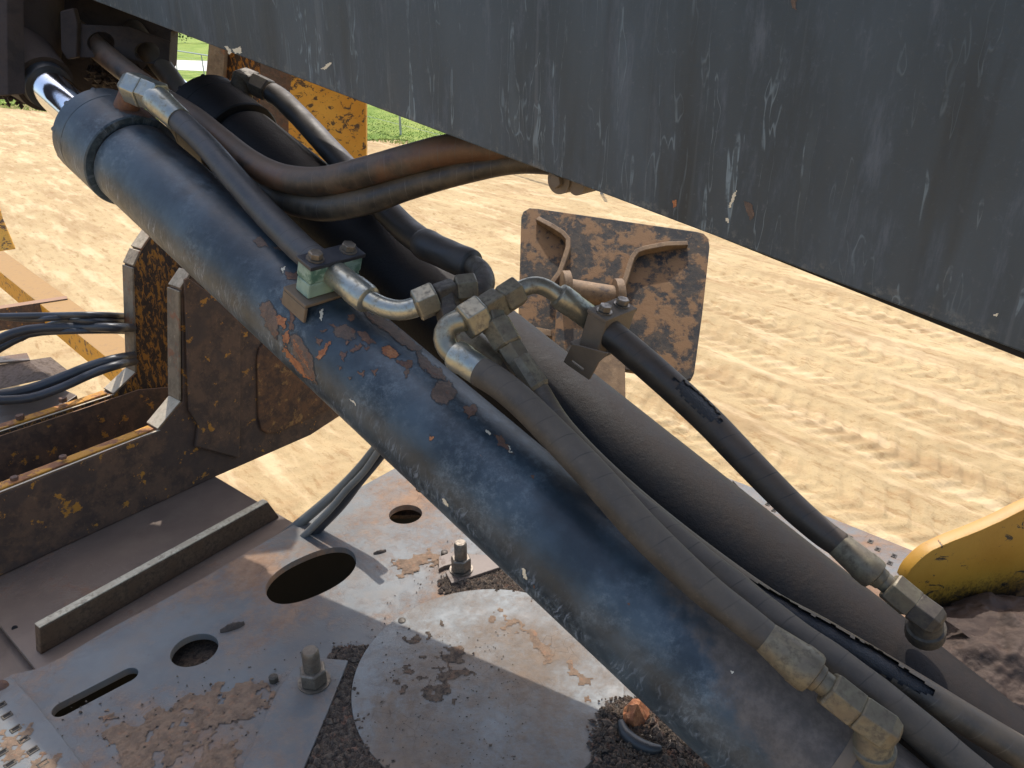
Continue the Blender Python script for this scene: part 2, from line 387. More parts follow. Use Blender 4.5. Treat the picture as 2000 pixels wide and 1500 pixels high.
M['boom'] = m_boom(); M['blue'] = m_blue()
M['far'] = m_grime('sooty_cylinder_paint', srgb(14, 13, 13), srgb(46, 35, 27), .5, 1.25, .8, .55, 90, bstr=.5); M['far'].node_tree.nodes['Principled BSDF'].inputs['Specular IOR Level'].default_value = .3
M['hose'] = m_hose('wrapped_black_hose', srgb(46, 47, 48), srgb(66, 67, 69), srgb(88, 80, 72), .55, 1.3)
M['hose_dusty'] = m_hose('dusty_wrapped_hose', srgb(46, 43, 39), srgb(70, 65, 58), srgb(98, 88, 75), .2, 1.2, pitch=.036, line=(.035, .03, .025, 1), rough=.6)
M['hose_far'] = m_hose('dark_wrapped_hose', srgb(34, 32, 30), srgb(52, 47, 42), srgb(78, 67, 57), .4, 1.2, pitch=.036)
M['hose_e'] = m_hose('brown_dusted_hose', srgb(34, 31, 28), srgb(54, 48, 41), srgb(86, 72, 58), .1, 1.0, pitch=.036)
M['hose_brown'] = m_hose('rust_dusted_hose', srgb(44, 40, 36), srgb(86, 72, 58), srgb(112, 92, 74), .3, 1.2, pitch=.03, line=(.10, .08, .06, 1), stain=srgb(116, 78, 50))
M['hose_olive'] = m_hose('mud_dusted_hose', srgb(48, 43, 37), srgb(88, 76, 60), srgb(112, 98, 80), .3, 1.2, pitch=.03, line=(.11, .09, .07, 1))
M['braid'] = m_plain('hose_core_rubber', srgb(27, 27, 29), .38, 0, 330, 1.0)
M['zinc'] = m_metal('zinc_plated_fitting', srgb(152, 156, 150), srgb(174, 172, 156), srgb(92, 78, 56), .52, .7, .8, .3)
M['zinc2'] = m_metal('weathered_fitting', srgb(132, 129, 115), srgb(148, 141, 122), srgb(78, 62, 44), .5, .68, .7, .32)
M['dirtyfit'] = m_metal('dirt_caked_fitting', srgb(102, 92, 76), srgb(120, 112, 90), srgb(66, 55, 45), .46, .64, .4, .48)
M['darkfit'] = m_metal('grime_blackened_fitting', srgb(74, 66, 58), srgb(92, 84, 68), srgb(54, 46, 41), .4, .6, .3, .5)
M['chrome'] = m_metal('chrome_rod', (.75, .77, .8, 1), (.8, .82, .85, 1), srgb(70, 66, 64), .66, .8, 1.0, .09, .7, 40)
M['green'] = m_grime('mint_clamp_plastic', srgb(116, 138, 126), srgb(130, 126, 108), .6, 1.2, .5, .5, 80, extra=[(srgb(52, 96, 80), 24, .5, .6, .8), (srgb(178, 200, 184), 40, .55, .7, .6)], bstr=.3)
M['black'] = m_grime('black_plate_paint', srgb(34, 36, 42), srgb(86, 84, 84), .7, 1.3, .5, .45, 110, bstr=.3)
M['bracket'] = m_grime('dusty_bracket_steel', srgb(92, 79, 64), srgb(112, 97, 80), .2, 1.0, .9, .6, 90)
M['bolt'] = m_metal('bolt_steel', srgb(114, 105, 94), srgb(140, 130, 116), srgb(70, 60, 48), .46, .64, .7, .38)
M['rustpatch'] = m_rusty('rust_under_paint', srgb(92, 66, 52), srgb(112, 80, 60), srgb(136, 98, 70), srgb(96, 72, 66), .5, .6, .6, bsc=200)
M['rustor'] = m_rusty('bright_rust', srgb(140, 84, 50), srgb(164, 106, 64), srgb(186, 144, 104), srgb(110, 70, 50), .55, .6, .7, bsc=200)
M['primer'] = m_rusty('grey_brown_primer', srgb(84, 70, 60), srgb(104, 84, 70), srgb(122, 100, 82), srgb(110, 74, 54), .55, .62, .7, bsc=150)
M['edgepaint'] = m_plain('broken_paint_edge', srgb(50, 50, 50), .7, 0, 200, .3, 1.6)
M['chalk'] = m_plain('bare_chalky_scar', srgb(206, 196, 172), .7, 0, 200, .3, 1.1)
M['beam'] = m_rusty('rusty_brown_frame', srgb(66, 50, 40), srgb(94, 70, 52), srgb(124, 92, 64), srgb(176, 120, 36), .60, .63, .85, up_c=srgb(150, 112, 80), layer2=srgb(66, 52, 44))
M['beamgrey'] = m_rusty('worn_sunlit_frame_edge', srgb(104, 90, 72), srgb(128, 112, 90), srgb(152, 138, 114), srgb(134, 84, 54), .54, .62, .8, up_c=srgb(206, 190, 164))  # sunlight on edges and upward faces is held in these pale colours
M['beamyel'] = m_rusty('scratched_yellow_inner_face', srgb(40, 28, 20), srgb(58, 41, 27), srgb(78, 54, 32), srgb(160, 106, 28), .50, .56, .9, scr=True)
M['strip'] = m_rusty('orange_rusted_strip', srgb(128, 80, 46), srgb(166, 108, 60), srgb(184, 140, 94), srgb(196, 138, 44), .46, .54, .9, bsc=80)
M['panel'] = m_rusty('rusted_door_panel', srgb(64, 44, 32), srgb(100, 66, 40), srgb(140, 96, 54), srgb(168, 124, 66), .56, .64, .6)
M['yellow'] = m_yellow('chipped_yellow_paint', srgb(206, 142, 36), srgb(220, 164, 60), srgb(84, 62, 40), .545, .585)
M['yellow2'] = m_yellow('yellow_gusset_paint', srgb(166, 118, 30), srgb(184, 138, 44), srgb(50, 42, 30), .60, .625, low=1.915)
M['yelrust'] = m_rusty('yellow_peeling_to_rust', srgb(84, 58, 40), srgb(112, 78, 54), srgb(136, 100, 72), srgb(206, 146, 32), .38, .46, 1, up_c=srgb(144, 110, 60))
M['pad'] = m_rusty('mud_caked_pad', srgb(32, 32, 32), srgb(64, 54, 42), srgb(114, 86, 56), srgb(132, 96, 58), .47, .56, .9, rough=.75, bsc=70, fsc=13)
M['padrib'] = m_rusty('muddy_rib', srgb(108, 84, 58), srgb(132, 104, 72), srgb(160, 132, 98), srgb(60, 52, 50), .6, .66, .7)
M['deck'] = m_deck('blue_grey_deck_paint', srgb(82, 85, 86), srgb(99, 103, 103), srgb(122, 94, 72), srgb(142, 114, 90), .42, .66)
M['disc'] = m_deck('worn_disc_paint', srgb(98, 101, 100), srgb(120, 126, 126), srgb(104, 90, 76), srgb(120, 102, 84), .42, .72, speck=srgb(104, 88, 72))
M['deckbrown'] = m_deck('dust_filmed_deck', srgb(92, 78, 68), srgb(108, 92, 80), srgb(120, 92, 72), srgb(104, 86, 74), .55, .66)
M['bar'] = m_metal('scraped_steel_bar', srgb(84, 62, 42), srgb(98, 76, 54), srgb(48, 36, 27), .45, .65, 0, .6)
M['bartop'] = m_metal('scraped_bar_top', srgb(168, 156, 132), srgb(196, 186, 160), srgb(100, 84, 66), .5, .68, .1, .5)
M['soot'] = m_grime('oily_black_dirt', srgb(34, 26, 22), srgb(76, 58, 46), .3, 1.0, .8, .5, 120, bstr=1.0)
M['clevis'] = m_grime('brown_dust_casting', srgb(40, 31, 26), srgb(70, 56, 46), .2, .9, .8, .7, 110, extra=[(srgb(30, 22, 18), 14, .5, .6, .8)], bstr=.9)
M['stone'] = m_rusty('grit_and_bark', srgb(56, 47, 40), srgb(96, 82, 68), srgb(140, 122, 102), srgb(128, 92, 72), .56, .64, .6, bsc=300, rough=.9)
M['dirt'] = m_rusty('packed_dirt', srgb(58, 48, 40), srgb(92, 78, 64), srgb(136, 118, 96), srgb(112, 86, 66), .52, .64, .6, bsc=260, rough=.95)
M['mud'] = m_rusty('dried_tan_mud', srgb(104, 86, 70), srgb(124, 102, 82), srgb(140, 118, 96), srgb(140, 102, 76), .55, .65, .6, bsc=150, rough=.95)
M['bark'] = m_plain('bark_chip', srgb(66, 56, 48), .9, 0, 160, .9, 1.8)
M['rubber'] = m_plain('black_rubber', srgb(40, 42, 44), .45, 0, 90, .3, 1.5)
M['cable'] = m_plain('black_cable_cover', srgb(44, 46, 50), .42, 0, 60, .2, 1.6)
M['cablegrey'] = m_plain('dusty_grey_cable', srgb(104, 102, 96), .5, 0, 60, .3, 1.4)
M['void'] = m_plain('shade_black_inner_steel', srgb(22, 20, 19), .9, 0, 60, .3, 1.4)  # near-black colour stands in for shade inside holes and recesses
TD = Zp(1950, 665, 0) - Zp(1400, 520, 0)
def m_sand():
    t = NT('sand'); o = t.pos
    n = t.noise(t.map(o, (1, 1, 1)), .35, 6, .6); col = t.mix(t.step(n, .35, .65), srgb(174, 150, 110), srgb(190, 166, 124))
    n2 = t.noise(o, 3.0, 8, .7); col = t.mix(t.step(n2, .5, .7, 0, .5), col, srgb(158, 126, 88))
    n3 = t.noise(o, 45, 6, .75); col = t.mix(t.step(n3, .54, .7, 0, .6), col, srgb(126, 102, 74))
    al = math.atan2(TD.y, TD.x)
    rs = t.map(o, (1, 1, 1), rot=(0, 0, -al)); s1 = t.noise(t.map(rs, (.16, 1, 1)), 2.6, 7, .68); col = t.mix(t.step(s1, .5, .62, 0, .6), col, srgb(156, 128, 92))
    s2 = t.noise(t.map(rs, (.25, 1, 1)), 13, 6, .7); col = t.mix(t.step(s2, .52, .66, 0, .65), col, srgb(146, 114, 76))
    hi = t.noise(t.map(rs, (.2, 1, 1), loc=(4, 4, 0)), 4.5, 5, .6); col = t.mix(t.step(hi, .5, .66, 0, .65), col, srgb(212, 186, 146))
    t.bump(add(t, n3, t.math('MULTIPLY', t.noise(o, 90, 5, .7), .7), t.math('MULTIPLY', s2, 1.0)), .6, .012)
    return t.done(col, .95, spec=.15)
M['sand'] = m_sand()
def m_grass():
    t = NT('grass'); o = t.pos; n = t.noise(o, .5, 8, .7); n2 = t.noise(o, 5, 8, .75)
    col = t.mix(t.step(n, .4, .62), srgb(112, 134, 58), srgb(150, 160, 84)); col = t.mix(t.step(n2, .5, .68, 0, .7), col, srgb(84, 108, 44))
    t.bump(n2, 1, .08); return t.done(col, .9, spec=.1)
M['grass'] = m_grass()
M['blade'] = m_plain('grass_blade', srgb(120, 138, 62), .8, 0, 3, .1, 1.6)
M['concrete'] = m_plain('pale_road', srgb(186, 182, 172), .85, 0, 2, .1, 1.1)
M['galv'] = m_plain('galvanised_fence', srgb(150, 152, 150), .5, .5, 30, .1)
M['leaf'] = m_plain('hedge_leaves', srgb(58, 80, 34), .8, 0, 2, .3, 2.0)
M['trunk'] = m_plain('tree_bark', srgb(86, 70, 54), .9, 0, 10, .5)
# ------------------------------------------------------------------ setting: ground, grass, road, fence, trees
def G(x, y): return Zp(x, y, 0)
b0, b1 = G(0, 203), G(860, 277); bd = (b1 - b0).normalized(); bn = Vector((-bd.y, bd.x, 0)); bn = bn if bn.y > 0 else -bn
tdir = (G(1950, 665) - G(1400, 520)); tdir.z = 0; tdir.normalize(); tn = Vector((-tdir.y, tdir.x, 0))
def sand_sheet():
    ny, nx = 620, 760
    yy = np.geomspace(2.0, 40.0, ny); uu = np.linspace(-1.15, 1.25, nx)
    U, Y = np.meshgrid(uu, yy); X = U * (Y + 1.2)
    h = .02 * fbm(X * .9, Y * .9, 1) + .010 * fbm(X * 4, Y * 4, 9, 3) + .014 * fbm(X * 15, Y * 15, 5, 3)
    s_ = X * tdir.x + Y * tdir.y; p_ = X * tn.x + Y * tn.y
    for k, (off, wd, dep, lug) in enumerate(((6.1, .34, .03, .16), (6.9, .3, .028, .16), (7.9, .34, .03, .17), (9.2, .34, .03, .17), (5.2, .3, .02, .15), (10.8, .4, .03, .2), (12.6, .4, .03, .2), (14.5, .45, .03, .22), (4.3, .3, .02, .15), (3.6, .3, .02, .15), (17, .5, .04, .25), (20, .5, .04, .25))):
        q = (p_ - off - .16 * np.sin(s_ * .45 + k) - .25 * vnoise(s_ * .3, p_ * 0 + k, 3)) / wd
        g = np.exp(-q ** 4); rim = np.exp(-((np.abs(q) - 1.25) / .25) ** 2)
        fade = .45 + .55 * (vnoise(s_ * .5, p_ * .5 + k * 9, 11) + .5)
        h += fade * (-dep * g * .7 + dep * .5 * rim + .012 * g * np.sign(np.sin(2 * np.pi * (s_ + .5 * wd * np.abs(q)) / lug)) * .8)
    h += .008 * np.sin(p_ * 5.5 + 2 * vnoise(s_ * .4, p_ * .4, 21)) * (vnoise(s_ * .3, p_ * .8, 31) + .3)
    V = np.stack([X, Y, h], -1).reshape(-1, 3)
    i = np.arange(ny - 1)[:, None] * nx + np.arange(nx - 1)[None]; i = i.reshape(-1)
    Q = np.stack([i, i + 1, i + 1 + nx, i + nx], -1)
    me = bpy.data.meshes.new('sand_ground'); me.vertices.add(len(V)); me.vertices.foreach_set('co', V.astype(np.float32).ravel())
    me.loops.add(Q.size); me.loops.foreach_set('vertex_index', Q.astype(np.int32).ravel()); me.polygons.add(len(Q))
    me.polygons.foreach_set('loop_start', np.arange(0, Q.size, 4, dtype=np.int32)); me.polygons.foreach_set('loop_total', np.full(len(Q), 4, dtype=np.int32))
    me.polygons.foreach_set('use_smooth', np.ones(len(Q), bool)); me.update(); me.validate(); me.materials.append(M['sand'])
    o = bpy.data.objects.new('sand_ground', me); C.objects.link(o); o['kind'] = 'structure'
sand_sheet()
mk('ground', [(-600, -300, -.09), (600, -300, -.09), (600, 900, -.09), (-600, 900, -.09)], [(0, 1, 2, 3)], M['sand'], kind='structure')
def strip(name, d0, d1, z, mat, j=0, ext=260, n=700):
    """band between distances d0..d1 beyond the sand/grass border"""
    V = []; 
    for i in range(n + 1):
        s = -ext + 2 * ext * i / n; jj = j * (float(fbm(np.array([s * .5]), np.array([d0])))) if j else 0
        a = b0 + bd * s + bn * (d0 + jj); b = b0 + bd * s + bn * d1
        V += [(a.x, a.y, z), (b.x, b.y, z)]
    return mk(name, V, [(2 * i, 2 * i + 2, 2 * i + 3, 2 * i + 1) for i in range(n)], mat, kind='structure')
fb = G(783, 266); fd0 = (fb - b0).dot(bn)
rd0 = (G(370, 139) - b0).dot(bn); rd1 = (G(370, 119) - b0).dot(bn)
strip('grass_field', 0, 500, .035, M['grass'], j=2.5)
strip('road', rd0, rd1, .045, M['concrete'])
# blades along the border
def blades():
    V = []; Fc = []
    for i in range(26000):
        s = random.uniform(-6, 24); e = abs(random.gauss(0, 1)) * 3 - 1.0
        p = b0 + bd * s + bn * e; h = random.uniform(.02, .06); a = random.uniform(0, 6.28); wv = .02
        dx, dy = math.cos(a) * wv, math.sin(a) * wv; k = len(V); lx, ly = random.uniform(-.05, .05), random.uniform(-.05, .05)
        V += [(p.x - dx, p.y - dy, .02), (p.x + dx, p.y + dy, .02), (p.x + lx, p.y + ly, .02 + h)]; Fc.append((k, k + 1, k + 2))
    o = mk('short_grass', V, Fc, M['blade'], kind='stuff'); o['label'] = 'short green grass fraying out at the edge of the sand'; o['category'] = 'grass'
blades()
# fence
fdir = bd; f0 = G(347, 141); f1 = G(783, 266); fdir = (f1 - f0).normalized()
fence = thing('wire_fence', 'galvanised pipe and wire fence crossing the grass in front of the road', 'fence', f0)
def rod(m, a, b, r, n=8): m.lathe(a, b - a, [(0, r), ((b - a).length, r)], n=n)
nF = 0
for k in range(-2, 7):
    p = f0 + (f1 - f0) * (k / 4.0)
    m = MB(); rod(m, p, p + Vector((0, 0, 1.3)), .03); m.build('fence_post', M['galv'], fence)
m = MB(); rod(m, f0 - fdir * 18 + Vector((0, 0, 1.3)), f0 + fdir * 45 + Vector((0, 0, 1.3)), .035); m.build('top_rail', M['galv'], fence)
m = MB()
for z in (.3, .7, 1.0): rod(m, f0 - fdir * 18 + Vector((0, 0, z)), f0 + fdir * 45 + Vector((0, 0, z)), .004, 4)
m.build('fence_wire', M['galv'], fence)
# trees beyond the grass
def tree(p, h, r, label):
    t = thing('roadside_tree', label, 'tree', p, 'trees beyond the pale road')
    MB().lathe(p, Vector((0, 0, 1)), [(0, .25), (h * .3, .18), (h * .6, .08)], n=8).build('trunk', M['trunk'], t, smooth=True)
    V = []; Fc = []; cl = [(p + Vector((random.gauss(0, r * .45), random.gauss(0, r * .45), h * random.uniform(.18, .95))), random.uniform(.25, .5) * r) for _ in range(16)]
    for i in range(2600):
        c, rr = random.choice(cl); d = Vector((random.gauss(0, 1), random.gauss(0, 1), random.gauss(0, 1))).normalized() * rr * random.uniform(.6, 1.05)
        q = c + d; s = random.uniform(.12, .28); a = Vector((random.gauss(0, 1), random.gauss(0, 1), random.gauss(0, 1))).normalized() * s; b = a.cross(d.normalized()) 
        k = len(V); V += [q - a, q + b, q + a, q - b]; Fc.append((k, k + 1, k + 2, k + 3))
    mk('crown', V, Fc, M['leaf'], t)
ft = fb + bn * 100
for x, lb in ((-70, 'leafy tree beyond the pale road, at the left of the gap under the boom'), (-58.5, 'leafy tree beyond the pale road, in the middle of the gap under the boom'), (-48, 'leafy tree beyond the pale road, beside the grey edged post')):
    tree(Vector((x, 140, 0)), random.uniform(7, 10), 4.5, lb)
V = []; Fc = []
for i in range(9000):
    x = random.uniform(-200, 200)
    if -76 < x < -43: continue
    p = Vector((x, random.uniform(138, 150), random.uniform(0, 1) * (7 + 4 * float(vnoise(np.array([x * .12]), np.array([.5]))))))
    a_ = Vector((random.gauss(0, 1), random.gauss(0, 1), random.gauss(0, 1))).normalized() * random.uniform(.4, .9); b_ = a_.cross(Vector((random.gauss(0, 1), random.gauss(0, 1), random.gauss(0, 1))).normalized())
    k = len(V); V += [p - a_, p + b_, p + a_, p - b_]; Fc.append((k, k + 1, k + 2, k + 3))
o = mk('distant_treeline', V, Fc, M['leaf'], kind='stuff'); o['label'] = 'far off mass of trees beyond the road'; o['category'] = 'trees'
# ------------------------------------------------------------------ cylinder axes
R = .0875
def axis_from(V, upper, lower, Rr):
    a = ray(*V).normalized()
    def f(q):
        r = ray(*q); w_ = r - a * r.dot(a); return w_.normalized()
    e1, e2 = f(upper), f(lower); hlf = math.acos(e1.dot(e2)) / 2; b = (e1 + e2).normalized()
    return a, cam_o + b * (Rr / math.sin(hlf))
def t_at(ax, x, y):
    a, c = ax; r = ray(x, y); c0 = c - cam_o
    A = np.array([[a.dot(a), -a.dot(r)], [a.dot(r), -r.dot(r)]]); return float(np.linalg.solve(A, [-c0.dot(a), -c0.dot(r)])[0])
NA = axis_from((-1700, -1420), (762, 625), (660, 810), R)
def far_axis():
    a = ray(-1700, -1519).normalized(); T = P(1648, 1112, 1.15); r = ray(1648, 1112)
    n = a.cross(r).normalized()
    if n.z > 0: n = -n
    return a, T + n * R
FA = far_axis()
def surf(ax, Rr, x, y):
    a, c = ax; r = ray(x, y); c0 = cam_o - c
    rp = r - a * r.dot(a); cp = c0 - a * c0.dot(a)
    A = rp.dot(rp); B = 2 * rp.dot(cp); Cc = cp.dot(cp) - Rr * Rr; D = B * B - 4 * A * Cc
    if D < 0: return None
    return cam_o + r * ((-B - math.sqrt(D)) / 2 / A)
# ------------------------------------------------------------------ boom
a_h = Vector((NA[0].x, NA[0].y, 0)).normalized(); bnrm = Vector((-a_h.y, a_h.x, 0)); bnrm = bnrm if bnrm.y > 0 else -bnrm
BN = .86; bp0 = cam_o + bnrm * BN
B1 = onplane(2000, 690, bp0, bnrm); B2 = onplane(430, 95, bp0, bnrm); bu = (B2 - B1).normalized()
boom = thing('loader_boom', 'huge dark slate box boom with pale vertical water stains crossing the top', 'boom', B1)
L0, L1 = -1.3, (B2 - B1).length + 2.2; up = Vector((0, 0, 1))
def bquad(s0, s1, z0, z1, n0, th):
    o = B1 + bu * s0 + up * z0 + bnrm * n0; return o, bu * (s1 - s0), bnrm * th, up * (z1 - z0)
MB().box(*bquad(L0, L1, 0, .42, 0, .012)).build('side_plate', M['boom'], boom, bevel=.002)
MB().box(*bquad(L0, L1, 0, .42, .228, .012)).build('side_plate', M['boom'], boom, bevel=.002)
MB().box(*bquad(L0, L1, .421, .433, 0, .24)).build('top_plate', M['boom'], boom, bevel=.002)
s_w = (onplane(1240, 542, bp0, bnrm) - B1).dot(bu)
V = [B1 + bu * s + up * z + bnrm * n for s, z0 in ((L0, -.034), (s_w, -.002)) for z in (z0, -.0005) for n in (.012, .23)]
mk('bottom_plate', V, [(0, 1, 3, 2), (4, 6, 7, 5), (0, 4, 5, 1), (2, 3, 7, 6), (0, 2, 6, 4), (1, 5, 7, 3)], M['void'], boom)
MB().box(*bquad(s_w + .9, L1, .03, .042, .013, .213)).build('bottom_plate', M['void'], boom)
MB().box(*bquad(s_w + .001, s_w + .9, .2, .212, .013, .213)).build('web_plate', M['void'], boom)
# small lug with bolt under the edge
lp = onplane(1094, 352, bp0 + bnrm * .02, bnrm)
turned('pipe_lug', lp - bnrm * .004, lp + bnrm * .05, [(0, .019), (1, .019)], M['bracket'], boom, n=24)
hexnut('lug_bolt', lp - bnrm * .014, lp - bnrm * .0045, .010, M['bracket'], boom)
l2 = onplane(1125, 362, bp0 + bnrm * .02, bnrm); turned('pipe_lug', l2, l2 + bnrm * .05, [(0, .014), (1, .014)], M['bracket'], boom, n=24)
l3 = onplane(1388, 452, bp0 + bnrm * .014, bnrm); MB().box(l3 - bu * .02 - up * .002, bu * .045, bnrm * .03, up * .008).build('weld_tab', M['black'], boom)
def scar_on(fn, poly, name, mat, parent, st=2.0, jit=2.5, label=None, sd=None):
    """irregular patch of bare metal following a surface"""
    xs = [p[0] for p in poly]; ys = [p[1] for p in poly]; V = []; idx = {}; Fc = []
    x0, y0 = min(xs) - 3, min(ys) - 3; nx = int((max(xs) - x0 + 6) / st) + 1; ny = int((max(ys) - y0 + 6) / st) + 1; sd = random.randrange(999) if sd is None else sd
    GX, GY = np.meshgrid(x0 + (np.arange(nx) + .5) * st, y0 + (np.arange(ny) + .5) * st, indexing='ij')
    DX = jit * 2 * fbm(GX / 7, GY / 7, sd, 3); DY = jit * 2 * fbm(GX / 7, GY / 7, sd + 50, 3)
    for i in range(nx):
        for j in range(ny):
            cx, cy = GX[i, j], GY[i, j]; dx = DX[i, j]; dy = DY[i, j]
            if not inside((cx + dx, cy + dy), poly): continue
            f = []
            for a, b in ((0, 0), (1, 0), (1, 1), (0, 1)):
                k = (i + a, j + b)
                if k not in idx:
                    p = fn(x0 + k[0] * st, y0 + k[1] * st)
                    if p is None: f = None; break
                    idx[k] = len(V); V.append(p)
                f.append(idx[k])
            if f: Fc.append(tuple(f))
    if Fc: return mk(name, V, Fc, mat, parent, smooth=True, label=label)
bf = lambda x, y: onplane(x, y, bp0 - bnrm * .0006, bnrm)
for pl, mt in (([(628, 134), (644, 122), (649, 125), (633, 136)], 'chalk'), ([(1423, 403), (1431, 380), (1439, 370), (1436, 385), (1426, 404)], 'chalk'), ([(1313, 392), (1320, 390), (1322, 402), (1315, 406)], 'rustor'),
               ([(1452, 392), (1466, 396), (1474, 420), (1466, 432), (1458, 412)], 'primer'), ([(440, 92), (446, 90), (452, 102), (446, 105)], 'chalk'), ([(455, 96), (470, 92), (472, 105), (460, 106)], 'chalk'),
               ([(1418, 424), (1424, 426), (1422, 437), (1417, 432)], 'chalk'), ([(1940, 614), (1950, 612), (1946, 620)], 'chalk'), ([(1544, 0), (1556, 0), (1553, 18), (1548, 16)], 'primer')):
    scar_on(bf, pl, 'paint_scar', M[mt], boom, 1.6, 1.5)
# ------------------------------------------------------------------ near cylinder
a, c0 = NA
def prof_thing(ax, mat_body, name, label, x_far, x_rim, rod_end, rod_r, matrod, low, lab2=None):
    a, c = ax; tF = t_at(ax, *x_far); tR = t_at(ax, *x_rim); tL = t_at(ax, *low)
    root = thing(name, label, 'hydraulic cylinder', c + a * tL)
    g = lambda t: c + a * t
    L = tR - tL
    # barrel: uv v = metres from the rim downwards
    MB().lathe(g(tR), -a, [(-.004, .080), (.010, .080), (.0105, R - .001), (.013, R)] + [(.013 + (L - .013) * k / 60, R) for k in range(1, 61)] , n=96, rot=math.pi / 2).build('barrel', mat_body, root, smooth=True)
    MB().lathe(g(tR), -a, [(-.003, .0815), (.0095, .0815)], n=96).build('groove_shade_ring', M['void'], root, smooth=True)  # near-black sleeve, the shade of the recess put into its colour
    hl = tF - tR
    o = MB().lathe(g(tR), a, [(.0, .084), (.0, .097), (.003, .0995), (hl * .68, .0995), (hl * .69, .098), (hl * .70, .0995), (hl - .006, .0995), (hl, .094), (hl, rod_r + .004)], n=96).build('cylinder_head', mat_body, root, smooth=True)
    e = o.modifiers.new('split', 'EDGE_SPLIT'); e.split_angle = math.radians(35)
    for k in range(10):
        an = 2 * math.pi * k / 10 + .2; _, e1, e2 = frame_of(a); p = g(tF - .012) + (e1 * math.cos(an) + e2 * math.sin(an)) * .094
        turned('head_bolt', p, p + a * .014, [(0, .006), (.8, .006), (1, .004)], mat_body, root, n=16)
    tE = t_at(ax, *rod_end)
    turned('chrome_rod', g(tF - .01), g(tE), [(0, rod_r), (1, rod_r)], matrod, root, n=72)
    return root, g, tF, tR, tE, tL
near, gN, tF, tR, tE, tL = prof_thing(NA, M['blue'], 'hydraulic_cylinder', 'navy blue cylinder with rust flakes, nearest the camera, running corner to corner', (200, 256), (262, 318), (104, 160), .042, M['chrome'], (1800, 1690))
# rod eye (dusty brown casting that carries the rod)
turned('rod_seal', gN(tE - .008), gN(tE + .012), [(0, .045), (0, .05), (1, .052)], M['rubber'], near, n=48)
turned('rod_eye', gN(tE + .012), gN(tE + .34), [(0, .048), (0, .062), (.2, .07), (.5, .085), (1, .09)], M['clevis'], near, n=48)
